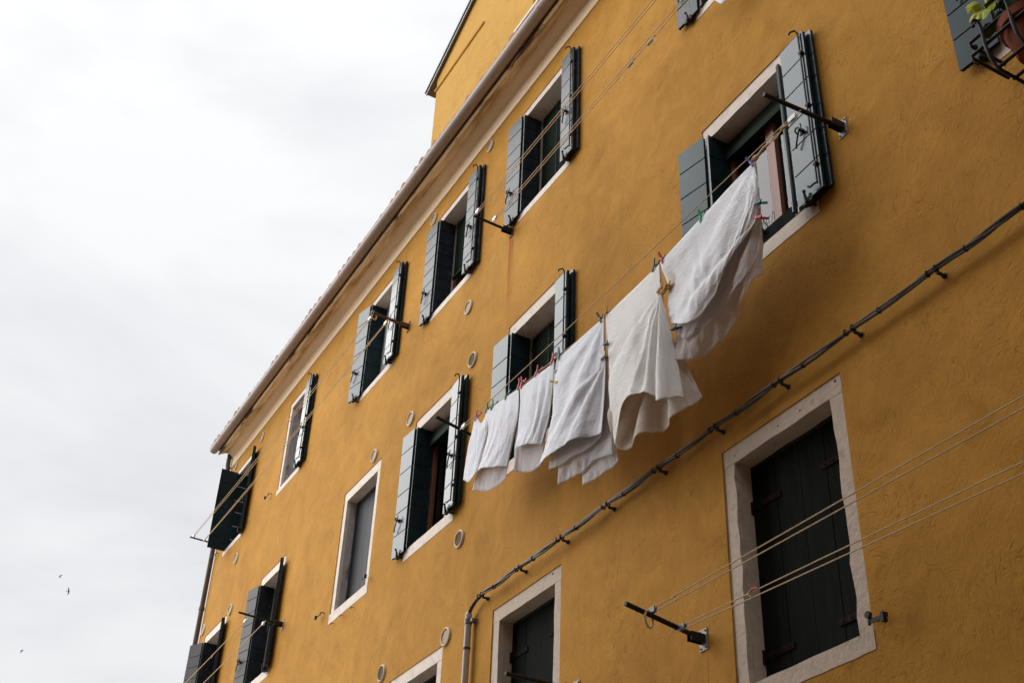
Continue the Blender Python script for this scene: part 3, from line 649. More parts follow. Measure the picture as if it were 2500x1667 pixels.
cord_loop('outer cord on white pulleys at the weathered brown shutters', [(-16.86,-.51,8.37),(-27,-.51,8.36)], [sagline((-16.9,-.51,8.37),(-27,-.51,8.36),.09)], [(-18.35,-.51,8.32)], .006)
cord_loop('inner cord on white pulleys at the weathered brown shutters', [(-16.6,-.32,8.29),(-27,-.32,8.28)], [sagline((-16.64,-.32,8.29),(-27,-.32,8.28),.09)], [], .006)
cord_loop('upper double cord crossing the large bottom right window', [(-6.80,-.455,5.07),(1.5,-.455,5.03)], [sagline((-6.77,-.455,5.085),(1.5,-.455,5.06),.0,8), sagline((-6.77,-.455,5.05),(1.5,-.455,4.95),.0,8)], [(-6.55,-.455,5.078)], .005, 'tape')
cord_loop('lower double cord crossing the large bottom right window, mended with an orange end', [(-6.76,-.235,4.985),(1.5,-.235,4.6)], [sagline((-6.73,-.235,4.995),(1.5,-.235,4.68),.0,8), sagline((-6.73,-.235,4.965),(1.5,-.235,4.56),.0,8)], [(-6.02,-.235,4.962)], .005, 'tape')
tag(MB().tube([(-6.01,-.235,4.972),(-5.97,-.24,4.982),(-5.92,-.238,4.972)], .009, 6).build('orange_cord_end', mat('orange_cord', (.45,.10,.04), .7)), 'short orange cord end tied on the lower cord at the bottom right window', 'cord')
for x, z in ((-7.3,11.1),(-6.95,11.09)):
    tag(MB().add([(x,-.24,z-.03),(x+.11,-.245,z-.045),(x+.16,-.25,z-.03),(x+.10,-.236,z-.06),(x+.02,-.23,z-.05)], [(0,1,2),(0,3,1),(0,4,3)]).build('blue_rag', M.setdefault('ragblue', mat('faded_blue_rag', (.06,.14,.20), .9)), solid=.003), 'faded blue rag end tied on the cord at the top edge', 'rag', 'blue rag ends on the upper cords')

# ------------------------------------------------------------------ cable bundle along the wall and its conduit
t = thing('cable_bundle', 'bundle of dark grey cables clipped along the wall, dropping into a pale conduit', 'cable', (-10.54,-.05,6.4))
XB = [-10.25 + .755*k for k in range(17)]
for c in range(4):
    pts = []
    ph = c*1.57
    for i in range(9):
        a = i/8; pts.append((-10.535 + .26*(1-math.cos(a*math.pi/2)) + .012*math.cos(ph), -.055 - .012*math.sin(ph), 6.36 + .155*math.sin(a*math.pi/2)))
    n = 170
    for i in range(1, n+1):
        x = -10.275 + (13.0)*i/n; k = (x - XB[0])/.755; sg = .012*math.sin(math.pi*(k % 1))**2
        tw = ph + x*3.1 + .8*math.sin(x*2.2 + c); rr = .011 + .004*abs(math.sin(math.pi*(k % 1)))
        pts.append((x, -.072 + rr*math.cos(tw), 6.515 - sg*(.6 + .25*c) + rr*math.sin(tw)))
    MB().tube(pts, (.0095,.0095,.0075,.007)[c], 7).build('cable', M['cable'], t, smooth=True)
for k, x in enumerate(XB):
    MB().tube(arc((x+.02,-.072,6.510), .022, 0, 360, 12, Y_, Z_), .006, 6, False).box(x+.011, x+.029, -.072, 0, 6.474, 6.490).lathe((x+.02,0,6.48), -Y_, [(0,.020),(.016,.019),(.022,.01)], 10).build('bracket', M['clip'], t, smooth=True)
    for f in (-.18,.42): MB().tube(arc((x+.755*(f if f>0 else 0)-.05,-.072,6.512-(.010 if f>0 else 0)), .020, 0, 360, 12, Y_, Z_), .006, 6, False).build('cable_tie', M['clip'], t, smooth=True)
cd = thing('conduit', 'pale grey vertical pipe taking the cables down the wall', 'conduit', (-10.53,-.05,0))
MB().tube([(-10.53,-.055,.02),(-10.53,-.055,6.40)], .034, 14).lathe((-10.53,-.055,6.40), Z_, [(0,.034),(.03,.026),(.035,.02)], 14).build('pipe', M['conduit'], cd, smooth=True)
MB().lathe((-10.53,-.055,6.33), Z_, [(-.025,.035),(-.025,.039),(.025,.039),(.025,.035)], 14).box(-10.50,-10.44,-.06,0,6.315,6.345).build('clamp', M['tape'], cd)
MB().lathe((-10.53,-.055,6.06), Z_, [(-.014,.035),(-.014,.038),(.006,.038),(.006,.035)], 14).build('clamp', M['clip'], cd)

# ------------------------------------------------------------------ laundry
def clothmat(name, base, trans, warm):
    m = bpy.data.materials.new(name); m.use_nodes = True; t = m.node_tree; p = t.nodes['Principled BSDF']; K = t.links.new
    o = t.nodes['Material Output']
    p.inputs['Base Color'].default_value = (*base, 1); p.inputs['Roughness'].default_value = .95; p.inputs['Specular IOR Level'].default_value = .15
    tr = t.nodes.new('ShaderNodeBsdfTranslucent'); tr.inputs['Color'].default_value = (*warm, 1)
    mx = t.nodes.new('ShaderNodeMixShader'); mx.inputs[0].default_value = trans
    K(p.outputs[0], mx.inputs[1]); K(tr.outputs[0], mx.inputs[2]); K(mx.outputs[0], o.inputs['Surface'])
    geo = t.nodes.new('ShaderNodeNewGeometry')
    def nz(sc, dist, st, rot):
        mp = t.nodes.new('ShaderNodeMapping'); mp.inputs['Scale'].default_value = st; mp.inputs['Rotation'].default_value = rot; K(geo.outputs['Position'], mp.inputs['Vector'])
        n = t.nodes.new('ShaderNodeTexNoise'); n.inputs['Scale'].default_value = sc; n.inputs['Detail'].default_value = 4; n.inputs['Distortion'].default_value = dist; n.inputs['Roughness'].default_value = .6
        K(mp.outputs['Vector'], n.inputs['Vector']); return n.outputs['Fac']
    def mth(op, a, b):
        n = t.nodes.new('ShaderNodeMath'); n.operation = op
        for i, v in enumerate((a, b)):
            if isinstance(v, (int, float)): n.inputs[i].default_value = v
            else: K(v, n.inputs[i])
        return n.outputs[0]
    a = mth('ABSOLUTE', mth('SUBTRACT', nz(7, .9, (1,1,2.2), (0,.5,0)), .5), 0); b = mth('ABSOLUTE', mth('SUBTRACT', nz(17, 1.2, (1,1,1.6), (0,-.35,0)), .5), 0)
    c = mth('ABSOLUTE', mth('SUBTRACT', nz(22, 1.0, (.38,1,2.0), (0,.75,0)), .5), 0)
    h = mth('ADD', mth('MULTIPLY', a, .5), mth('MULTIPLY', b, .5)); h = mth('ADD', h, mth('MULTIPLY', c, .75)); h = mth('ADD', h, mth('MULTIPLY', nz(70, .4, (1,1,1.5), (0,.3,0)), .10))
    bp = t.nodes.new('ShaderNodeBump'); bp.inputs['Strength'].default_value = .62; bp.inputs['Distance'].default_value = .03
    K(h, bp.inputs['Height']); K(bp.outputs[0], p.inputs['Normal']); K(bp.outputs[0], tr.inputs['Normal'])
    return m
M['linen_cool'] = clothmat('white_cotton', (.90,.93,1.0), .09, (.80,.78,.80))
M['linen_warm'] = clothmat('off_white_linen', (.98,.975,.955), .09, (.82,.77,.70))
M['linen_pale'] = clothmat('pale_cotton', (.94,.955,1.0), .09, (.82,.77,.74))
M['linen_cool_back'] = clothmat('white_cotton_back_glow', (.90,.92,.98), .52, (.95,.93,.92))  # backs of the same cloths, made more translucent so the shaded layers glow
M['linen_warm_back'] = clothmat('off_white_linen_back_glow', (.94,.93,.91), .52, (.97,.92,.85))
M['linen_pale_back'] = clothmat('pale_cotton_back_glow', (.93,.93,.95), .52, (.97,.93,.89))
GRID = {'sheet_r_front':[[[-6.621,-0.41,8.052],[-6.294,-0.41,8.088],[-5.981,-0.41,8.125],[-5.675,-0.41,8.161],[-5.383,-0.41,8.182]],[[-6.525,-0.421,7.744],[-6.186,-0.443,7.717],[-5.892,-0.449,7.724],[-5.442,-0.438,7.968],[-5.341,-0.415,7.973]],[[-6.536,-0.426,7.554],[-6.137,-0.471,7.436],[-5.866,-0.471,7.454],[-5.468,-0.46,7.711],[-5.349,-0.421,7.754]],[[-6.511,-0.426,7.37],[-6.128,-0.487,7.111],[-5.906,-0.498,7.182],[-5.704,-0.481,7.386],[-5.384,-0.426,7.608]]],'sheet_r_back':[[[-6.609,-0.404,8.062],[-6.293,-0.404,8.097],[-5.979,-0.404,8.134],[-5.673,-0.404,8.17],[-5.364,-0.404,8.185]],[[-6.496,-0.397,7.696],[-6.215,-0.389,7.627],[-5.963,-0.385,7.668],[-5.547,-0.385,7.874],[-5.372,-0.389,7.843]],[[-6.49,-0.389,7.357],[-6.225,-0.364,7.28],[-5.931,-0.36,7.304],[-5.672,-0.364,7.369],[-5.403,-0.372,7.562]],[[-6.473,-0.381,6.994],[-6.285,-0.347,6.929],[-5.985,-0.334,6.986],[-5.665,-0.339,7.129],[-5.491,-0.355,7.231]]],'sheet_r_mid':[[[-6.615,-0.407,8.057],[-6.294,-0.407,8.095],[-5.98,-0.407,8.13],[-5.674,-0.407,8.166],[-5.37,-0.407,8.183]],[[-6.511,-0.406,7.702],[-6.196,-0.41,7.636],[-5.928,-0.41,7.68],[-5.486,-0.41,7.89],[-5.36,-0.402,7.856]],[[-6.493,-0.402,7.46],[-6.154,-0.406,7.323],[-5.885,-0.406,7.345],[-5.63,-0.406,7.426],[-5.379,-0.393,7.654]],[[-6.457,-0.399,7.268],[-6.308,-0.393,7.113],[-5.955,-0.389,7.14],[-5.598,-0.389,7.237],[-5.438,-0.385,7.407]]],'sheet_m_front':[[[-7.459,-0.41,8.015],[-7.315,-0.41,8.02],[-7.175,-0.41,8.026],[-7.036,-0.41,8.029],[-6.899,-0.41,8.033],[-6.767,-0.41,8.038],[-6.635,-0.41,8.043]],[[-7.407,-0.415,7.665],[-7.186,-0.443,7.653],[-6.999,-0.454,7.664],[-6.85,-0.454,7.675],[-6.731,-0.449,7.692],[-6.656,-0.438,7.725],[-6.6,-0.426,7.732]],[[-7.384,-0.421,7.256],[-7.139,-0.46,7.318],[-6.938,-0.476,7.333],[-6.817,-0.46,7.366],[-6.668,-0.476,7.382],[-6.6,-0.454,7.422],[-6.537,-0.438,7.475]],[[-7.36,-0.421,6.94],[-7.156,-0.471,7.032],[-6.939,-0.492,7.085],[-6.792,-0.465,7.109],[-6.633,-0.487,7.046],[-6.545,-0.454,7.032],[-6.471,-0.426,7.116]],[[-7.33,-0.421,6.666],[-7.117,-0.476,6.914],[-6.884,-0.503,6.884],[-6.727,-0.465,6.802],[-6.557,-0.492,6.64],[-6.427,-0.449,6.648],[-6.392,-0.406,6.632]]],'sheet_m_back':[[[-7.459,-0.404,8.017],[-7.318,-0.404,8.024],[-7.184,-0.404,8.034],[-7.045,-0.404,8.038],[-6.908,-0.404,8.041],[-6.776,-0.404,8.047],[-6.644,-0.404,8.051]],[[-7.445,-0.402,7.614],[-7.283,-0.393,7.588],[-7.118,-0.389,7.582],[-6.968,-0.389,7.595],[-6.822,-0.389,7.607],[-6.697,-0.393,7.654],[-6.583,-0.397,7.458]],[[-7.409,-0.397,7.093],[-7.251,-0.372,7.019],[-7.074,-0.368,7.023],[-6.884,-0.364,7.005],[-6.712,-0.364,6.993],[-6.553,-0.368,6.997],[-6.416,-0.376,6.94]],[[-7.356,-0.397,6.669],[-7.231,-0.355,6.61],[-7.013,-0.347,6.62],[-6.795,-0.339,6.576],[-6.561,-0.334,6.565],[-6.41,-0.339,6.573],[-6.304,-0.347,6.608]]],'sheet_l_front':[[[-8.231,-0.41,8.035],[-8.038,-0.41,8.032],[-7.85,-0.41,8.03],[-7.666,-0.41,8.025],[-7.487,-0.41,8.019]],[[-8.285,-0.415,7.805],[-8.016,-0.438,7.772],[-7.784,-0.449,7.735],[-7.612,-0.438,7.725],[-7.469,-0.415,7.722]],[[-8.332,-0.421,7.496],[-8.011,-0.46,7.447],[-7.735,-0.476,7.424],[-7.558,-0.46,7.438],[-7.443,-0.415,7.518]],[[-8.427,-0.421,7.245],[-8.103,-0.471,7.209],[-7.788,-0.498,7.144],[-7.585,-0.476,7.137],[-7.462,-0.415,7.127]],[[-8.522,-0.421,7.042],[-8.232,-0.476,6.994],[-7.925,-0.503,6.939],[-7.683,-0.481,6.896],[-7.491,-0.421,6.847]]],'sheet_l_lining':[[[-8.234,-0.406,8.034],[-8.045,-0.406,8.034],[-7.857,-0.406,8.032],[-7.673,-0.406,8.026],[-7.497,-0.406,8.021]],[[-8.283,-0.404,7.758],[-8.071,-0.404,7.741],[-7.856,-0.404,7.719],[-7.666,-0.404,7.708],[-7.508,-0.404,7.701]],[[-8.346,-0.399,7.355],[-8.147,-0.399,7.337],[-7.933,-0.399,7.309],[-7.727,-0.399,7.317],[-7.522,-0.399,7.277]],[[-8.409,-0.397,6.95],[-8.244,-0.397,6.904],[-8.004,-0.397,6.885],[-7.764,-0.397,6.844],[-7.535,-0.397,6.853]]],'sheet_l_inner':[[[-8.237,-0.404,8.037],[-8.048,-0.404,8.037],[-7.86,-0.404,8.035],[-7.676,-0.404,8.029],[-7.501,-0.404,8.023]],[[-8.278,-0.393,7.685],[-8.054,-0.389,7.663],[-7.847,-0.385,7.648],[-7.633,-0.389,7.611],[-7.445,-0.393,7.399]],[[-8.281,-0.381,7.21],[-8.091,-0.372,7.176],[-7.869,-0.368,7.124],[-7.642,-0.372,7.087],[-7.416,-0.381,7.003]],[[-8.271,-0.372,6.736],[-8.108,-0.355,6.736],[-7.91,-0.351,6.707],[-7.722,-0.355,6.728],[-7.42,-0.368,6.639]]],'sheet_l_back':[[[-8.225,-0.402,8.04],[-8.042,-0.402,8.042],[-7.854,-0.402,8.04],[-7.67,-0.402,8.035],[-7.5,-0.402,8.03]],[[-8.066,-0.381,7.576],[-7.891,-0.381,7.553],[-7.721,-0.381,7.555],[-7.573,-0.381,7.544],[-7.478,-0.381,7.468]],[[-7.951,-0.351,7.0],[-7.802,-0.351,6.983],[-7.675,-0.351,6.976],[-7.55,-0.351,6.992],[-7.439,-0.351,7.002]],[[-7.953,-0.326,6.607],[-7.768,-0.326,6.577],[-7.575,-0.326,6.571],[-7.472,-0.326,6.565],[-7.4,-0.326,6.582]]],'case_r_front':[[[-8.986,-0.41,8.097],[-8.811,-0.41,8.082],[-8.649,-0.41,8.067],[-8.49,-0.41,8.048],[-8.331,-0.41,8.032]],[[-8.952,-0.415,7.891],[-8.757,-0.432,7.846],[-8.588,-0.438,7.816],[-8.457,-0.432,7.789],[-8.338,-0.415,7.761]],[[-8.978,-0.415,7.624],[-8.755,-0.443,7.554],[-8.594,-0.454,7.519],[-8.493,-0.443,7.501],[-8.396,-0.415,7.461]],[[-9.025,-0.415,7.449],[-8.858,-0.449,7.386],[-8.712,-0.46,7.335],[-8.599,-0.449,7.281],[-8.517,-0.415,7.246]]],'case_r_back':[[[-8.99,-0.406,8.1],[-8.818,-0.406,8.086],[-8.656,-0.406,8.071],[-8.497,-0.406,8.051],[-8.342,-0.406,8.037]],[[-9.003,-0.395,7.84],[-8.837,-0.395,7.796],[-8.676,-0.395,7.774],[-8.536,-0.395,7.761],[-8.381,-0.395,7.709]],[[-9.066,-0.393,7.541],[-8.95,-0.381,7.488],[-8.813,-0.376,7.453],[-8.648,-0.381,7.42],[-8.47,-0.389,7.378]],[[-9.062,-0.393,7.219],[-9.024,-0.368,7.219],[-8.858,-0.36,7.137],[-8.727,-0.364,7.099],[-8.589,-0.381,7.084]]],'case_l_front':[[[-9.711,-0.41,8.201],[-9.529,-0.41,8.184],[-9.35,-0.41,8.156],[-9.176,-0.41,8.134],[-9.005,-0.41,8.107]],[[-9.602,-0.415,7.935],[-9.412,-0.432,7.899],[-9.245,-0.438,7.866],[-9.122,-0.432,7.847],[-8.98,-0.415,7.821]],[[-9.71,-0.415,7.688],[-9.501,-0.443,7.643],[-9.313,-0.454,7.596],[-9.181,-0.443,7.571],[-9.078,-0.415,7.57]],[[-9.819,-0.415,7.561],[-9.633,-0.449,7.517],[-9.449,-0.46,7.433],[-9.313,-0.449,7.383],[-9.164,-0.415,7.321]]],'case_l_back':[[[-9.713,-0.406,8.203],[-9.533,-0.406,8.185],[-9.354,-0.406,8.157],[-9.18,-0.406,8.135],[-9.013,-0.406,8.111]],[[-9.652,-0.399,7.933],[-9.491,-0.399,7.895],[-9.314,-0.399,7.86],[-9.16,-0.399,7.825],[-9.018,-0.399,7.805]],[[-9.809,-0.397,7.602],[-9.662,-0.385,7.579],[-9.491,-0.381,7.542],[-9.291,-0.385,7.508],[-9.138,-0.389,7.536]],[[-9.916,-0.397,7.414],[-9.791,-0.376,7.357],[-9.633,-0.368,7.287],[-9.441,-0.372,7.253],[-9.237,-0.385,7.242]]],'vest_front':[[[-9.956,-0.406,8.248],[-9.885,-0.406,8.221],[-9.802,-0.406,8.124],[-9.738,-0.406,8.136],[-9.692,-0.406,8.192]],[[-9.984,-0.41,8.094],[-9.855,-0.421,8.038],[-9.757,-0.426,7.987],[-9.687,-0.421,7.987],[-9.636,-0.41,8.008]],[[-10.053,-0.41,7.918],[-9.903,-0.426,7.841],[-9.797,-0.432,7.81],[-9.717,-0.426,7.805],[-9.66,-0.41,7.826]],[[-10.119,-0.41,7.621],[-9.964,-0.432,7.517],[-9.862,-0.438,7.514],[-9.793,-0.432,7.521],[-9.72,-0.415,7.566]]]}
def cr_(p0, p1, p2, p3, t):
    return .5*((2*p1) + (-p0+p2)*t + (2*p0-5*p1+4*p2-p3)*t*t + (-p0+3*p1-3*p2+p3)*t*t*t)
def resample(A, n):
    # Catmull-Rom along axis 0 of A[k, ...]
    k = len(A); out = []
    for i in range(n+1):
        s = i/n*(k-1); j = min(int(s), k-2); t = s-j
        g = lambda q: A[q] if 0 <= q < k else (2*A[0]-A[1] if q < 0 else 2*A[-1]-A[-2])
        out.append(cr_(g(j-1), g(j), g(j+1), g(j+2), t))
    return np.array(out)
def cloth(name, key, parent, mt, nu=70, nv=80, amp=.014, seed=0, hem=.006, shear=1.0, fu=9, fv=2.2, pleat=0, pn=7, fans=()):
    A = np.array(GRID[key], float); A = resample(A, nv); A = np.array([resample(r, nu) for r in A])
    du = np.gradient(A, axis=1); dv = np.gradient(A, axis=0); N = np.cross(du, dv); N /= np.linalg.norm(N, axis=2, keepdims=True) + 1e-9
    if N[..., 1].mean() > 0: N = -N
    W_ = np.linalg.norm(A[0,-1]-A[0,0]); H_ = np.linalg.norm(A[-1,0]-A[0,0])
    D = np.zeros(A.shape[:2])
    for j in range(nv+1):
        v = j/nv
        for i in range(nu+1):
            u = i/nu; x = u*W_; yv = v*H_; wgt = min(1, v*3.5)*1.0
            q = noise.noise(Vector((x*fu + shear*yv*2.5, yv*fv, seed*3.1))) + .5*noise.noise(Vector((x*fu*2.1 - shear*yv*4, yv*fv*2.6, seed*3.1+9)))
            rdg = 1 - abs(noise.noise(Vector((x*6 + yv*3, yv*7 - x*2, seed+20))))*2
            D[j,i] = wgt*amp*(q + .35*rdg) + pleat*v**.7*math.sin(u*math.pi*2*pn + 1.2*math.sin(u*9+seed))*min(1, v*3)
    for (u0, v0, cnt, am, ph, reach, lim) in fans:                     # creases radiating from a peg
        c0 = A[int(round(v0*nv)), int(round(u0*nu))]
        for j in range(nv+1):
            for i in range(nu+1):
                dx = (A[j,i,0]-c0[0]) + .6*(A[j,i,1]-c0[1])*0; dz = A[j,i,2]-c0[2]; rr = math.hypot(dx, dz)
                if rr < 1e-6: continue
                th = math.atan2(dx, -dz + 1e-9)
                s = math.sin(th*cnt + ph + .5*math.sin(th*cnt*.37 + ph*3)); s = math.copysign(abs(s)**.65, s)
                w = min(1, j/nv*6)*max(0, min(1, (lim - abs(th))/.25))
                D[j,i] += am*s*min(1, rr/reach)*w
    A = A + N*D[..., None]
    for i in range(nu+1): A[-1,i] += np.array([0,0,hem*noise.noise(Vector((i*.35, seed, 2)))])
    vs = [tuple(p) for p in A.reshape(-1,3)]; w1 = nu+1
    fs = [(j*w1+i, j*w1+i+1, (j+1)*w1+i+1, (j+1)*w1+i) for j in range(nv) for i in range(nu)]
    mb = MB().add(vs, fs)
    # folded hem: a thicker band along the lower edge
    ob = mb.build(name, mt, parent, smooth='all', solid=.0022)
    return ob
def first(key): return GRID[key][0][0]
t = thing('bed_sheet', 'white sheet hung nearest the upper window, with a swagged front hem and a purple peg', 'sheet', first('sheet_r_front'), 'white bed linen on the line')
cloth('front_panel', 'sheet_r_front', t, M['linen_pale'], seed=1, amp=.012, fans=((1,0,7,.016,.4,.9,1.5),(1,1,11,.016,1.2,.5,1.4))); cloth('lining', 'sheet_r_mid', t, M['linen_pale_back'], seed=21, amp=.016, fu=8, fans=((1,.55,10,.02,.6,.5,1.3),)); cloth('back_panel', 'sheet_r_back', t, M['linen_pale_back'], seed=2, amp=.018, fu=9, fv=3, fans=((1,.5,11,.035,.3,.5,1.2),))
t = thing('bed_sheet', 'off white sheet in the middle of the line, pleated down from wooden pegs', 'sheet', first('sheet_m_front'), 'white bed linen on the line')
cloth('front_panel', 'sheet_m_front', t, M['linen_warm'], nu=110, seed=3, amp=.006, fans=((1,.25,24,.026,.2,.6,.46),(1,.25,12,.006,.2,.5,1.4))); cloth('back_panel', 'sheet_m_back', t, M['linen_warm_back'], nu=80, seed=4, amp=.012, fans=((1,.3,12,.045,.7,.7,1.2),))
t = thing('bed_sheet', 'cool white sheet between the pleated sheet and the pillowcases, hanging in several loose layers', 'sheet', first('sheet_l_front'), 'white bed linen on the line')
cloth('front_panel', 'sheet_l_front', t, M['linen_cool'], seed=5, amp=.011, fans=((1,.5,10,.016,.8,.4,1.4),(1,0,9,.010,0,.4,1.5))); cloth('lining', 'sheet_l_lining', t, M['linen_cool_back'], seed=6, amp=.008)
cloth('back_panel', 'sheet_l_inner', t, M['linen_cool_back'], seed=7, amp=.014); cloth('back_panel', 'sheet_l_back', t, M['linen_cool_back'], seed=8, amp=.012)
t = thing('pillowcase', 'white pillowcase hung by red pegs, right of the other pillowcase', 'pillowcase', first('case_r_front'), 'pillowcases on the line')
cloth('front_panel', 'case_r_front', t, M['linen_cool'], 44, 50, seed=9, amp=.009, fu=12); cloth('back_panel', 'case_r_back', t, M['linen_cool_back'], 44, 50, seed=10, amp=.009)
t = thing('pillowcase', 'white pillowcase hung by green pegs beside the vest', 'pillowcase', first('case_l_front'), 'pillowcases on the line')
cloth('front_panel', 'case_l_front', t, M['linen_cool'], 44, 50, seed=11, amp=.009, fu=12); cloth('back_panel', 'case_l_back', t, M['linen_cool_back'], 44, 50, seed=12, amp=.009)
v = cloth('vest', 'vest_front', None, M['linen_cool'], 36, 46, seed=13, amp=.010, fu=14); tag(v, 'small white sleeveless vest hung by one strap at the far end of the laundry', 'vest')
# cloth corner at the top edge
GRID['cloth_tip'] = [[[-6.02,-.2,11.03],[-5.88,-.2,11.03],[-5.74,-.2,11.03]],[[-6.0,-.2,10.85],[-5.88,-.21,10.85],[-5.75,-.2,10.85]],[[-5.90,-.2,10.66],[-5.83,-.21,10.64],[-5.75,-.2,10.66]],[[-5.85,-.2,10.585],[-5.82,-.205,10.55],[-5.78,-.2,10.555]]]
tag(cloth('hanging_cloth', 'cloth_tip', None, M['linen_cool'], 24, 30, seed=14, amp=.005), 'tip of a white cloth hanging down at the top edge under a sill', 'cloth')

PCOL = {'purple': (.20,.13,.42), 'bright green': (.02,.33,.10), 'red': (.50,.05,.06), 'turquoise': (.02,.19,.21), 'dark green': (.006,.085,.045), 'green': (.01,.17,.075), 'wooden': (.50,.30,.10), 'navy blue': (.025,.045,.10), 'yellow': (.62,.42,.02)}
PMAT = {k: mat(k.replace(' ', '_') + '_peg', c, .5 if k != 'wooden' else .8, .1, 20, spec=.2) for k, c in PCOL.items()}
PEGS = [('purple', [-5.404, -0.41, 8.195], [-0.028, 0.0, 0.068]), ('bright green', [-6.049, -0.41, 8.125], [0.004, 0.0, 0.05]), ('red', [-6.591, -0.41, 8.07], [-0.012, 0.0, 0.07]), ('turquoise', [-5.328, -0.44, 7.726], [0.072, 0.0, -0.036]), ('red', [-5.335, -0.44, 7.589], [0.074, 0.0, -0.044]), ('dark green', [-6.701, -0.41, 8.07], [0.023, 0.0, 0.031]), ('wooden', [-6.58, -0.44, 7.741], [0.05, 0.0, 0.006]), ('wooden', [-6.533, -0.44, 7.702], [0.039, 0.0, 0.01]), ('wooden', [-6.477, -0.44, 7.704], [0.038, 0.0, -0.002]), ('navy blue', [-6.421, -0.44, 7.259], [0.075, 0.0, -0.022]), ('wooden', [-7.439, -0.41, 8.043], [0.03, 0.0, 0.022]), ('dark green', [-7.41, -0.43, 7.693], [0.059, 0.0, -0.022]), ('dark green', [-7.441, -0.43, 7.569], [0.049, 0.0, -0.005]), ('dark green', [-7.539, -0.41, 8.047], [-0.022, 0.0, 0.076]), ('turquoise', [-8.232, -0.41, 8.061], [0.015, 0.0, 0.042]), ('yellow', [-8.26, -0.43, 7.765], [-0.052, 0.0, 0.029]), ('red', [-8.356, -0.41, 8.072], [0.03, 0.0, 0.03]), ('red', [-8.642, -0.41, 8.101], [0.034, 0.0, 0.023]), ('red', [-8.938, -0.41, 8.13], [0.019, 0.0, 0.041]), ('red', [-8.993, -0.41, 8.144], [0.024, 0.0, 0.03]), ('green', [-9.255, -0.41, 8.171], [0.016, 0.0, 0.037]), ('green', [-9.54, -0.41, 8.195], [0.027, 0.0, 0.024]), ('green', [-9.663, -0.41, 8.226], [0.022, 0.0, 0.016]), ('red', [-9.897, -0.41, 8.254], [0.019, 0.0, 0.015])]
PL = ['purple peg at the upper corner of the sheet nearest the window', 'bright green peg midway along the top of the sheet nearest the window', 'red peg at the lower left top corner of the sheet nearest the window',
 'turquoise peg sticking out sideways from the right edge of the sheet nearest the window', 'red peg sticking out sideways below the turquoise peg', 'dark green peg at the upper corner of the pleated sheet',
 'wooden peg gathering the pleats, leftmost of the wooden three', 'wooden peg gathering the pleats, middle of the wooden three', 'wooden peg gathering the pleats, rightmost of the wooden three', 'navy blue peg between the pleated sheet and the sheet nearest the window',
 'wooden peg alone at the lower top corner of the pleated sheet', 'dark green peg lying sideways, upper of two between the cool and the pleated sheets', 'dark green peg lying sideways, lower of two between the cool and the pleated sheets',
 'dark green peg upright at the upper corner of the cool white sheet', 'turquoise peg upright at the lower top corner of the cool white sheet', 'yellow peg sticking out sideways at the left of the cool white sheet',
 'red peg at the upper right corner of the right pillowcase', 'red peg midway along the top of the right pillowcase', 'red peg between the two pillowcases, nearer the right pillowcase', 'red peg between the two pillowcases, nearer the left pillowcase',
 'green peg midway along the top of the left pillowcase', 'green peg near the left top corner of the left pillowcase, upper of two', 'green peg at the very left top corner of the left pillowcase', 'red peg on the strap of the small vest']
for (c, p, v), lab in zip(PEGS, PL):
    p = Vector(p); v = Vector(v); v = v.normalized()*.036; u = v.normalized(); n = Y_; k = u.cross(n)
    t = thing('clothes_peg', lab, 'peg', p, 'clothes pegs on the laundry')
    for s in (-1, 1):
        mb = MB(); P = lambda a, b: p + u*(a*1.45) + n*(b*s*1.4)
        for a, b, c2, d2 in ((-.038,.0015,-.012,.005),(-.012,.005,.004,.004),(.004,.004,.042,.017)):
            q = [P(a,b), P(c2,d2), P(c2,d2+.0075), P(a,b+.0065)]
            mb.add([x_ - k*.009 for x_ in q] + [x_ + k*.009 for x_ in q], [(0,1,2,3),(7,6,5,4),(0,4,5,1),(1,5,6,2),(2,6,7,3),(3,7,4,0)])
        mb.build('leg', PMAT[c], t)
    MB().tube(arc(p + u*.006, .011, 0, 360, 10, n, u), .002, 5, False).tube([p + u*.006 - k*.011, p + u*.006 + k*.011], .005, 6).build('spring', M['steel'], t)

# ------------------------------------------------------------------ window box, plants, flower pot
t = thing('window_box', 'dark green plank box with a white sticker on the sill of the upper window', 'planter', (-5.6,.06,7.86))
MB().box(-6.0,-5.335,.045,.075,7.875,8.045).box(-6.0,-5.335,.0762,.15,7.872,7.89).box(-6.0,-5.335,.035,.044,7.865,7.885).build('front_board', M['green_dull'], t, bevel=.003)
MB().box(-5.475,-5.43,.043,.0447,7.93,7.985).build('sticker', M['sticker'], t)
def leaves(mb, c, n, r, size, zsq=.7):
    for _ in range(n):
        d = Vector((random.gauss(0,1), random.gauss(0,1), random.gauss(0,1))).normalized()*(r*random.random()**.5); d.z *= zsq
        p = Vector(c) + d; a = Vector((random.gauss(0,1), random.gauss(0,1), random.gauss(0,.7))).normalized(); b = a.orthogonal().normalized(); q = a.cross(b)
        s = size*random.uniform(.6,1.2); b = (b*math.cos(p.x*50) + q*math.sin(p.x*50)); cc = a.cross(b)
        mb.add([p, p+a*s*.35+b*s*.3+cc*s*.06, p+a*s*.8+b*s*.28+cc*s*.05, p+a*s, p+a*s*.8-b*s*.28+cc*s*.05, p+a*s*.35-b*s*.3+cc*s*.06], [(0,1,2,3),(0,3,4,5)])
mb = MB(); leaves(mb, (-5.88,.09,8.02), 60, .08, .05)
for i in range(8): x = -5.9+.02*i; mb.tube([(x,.1,7.9),(x+.02*math.sin(i),.08,8.1),(x+.03*math.cos(i),.07,8.18)], .003, 4)
tag(mb.build('window_plant', M['leaf2'], smooth=True), 'small leafy green plant at the end of the dark green window box', 'plant')
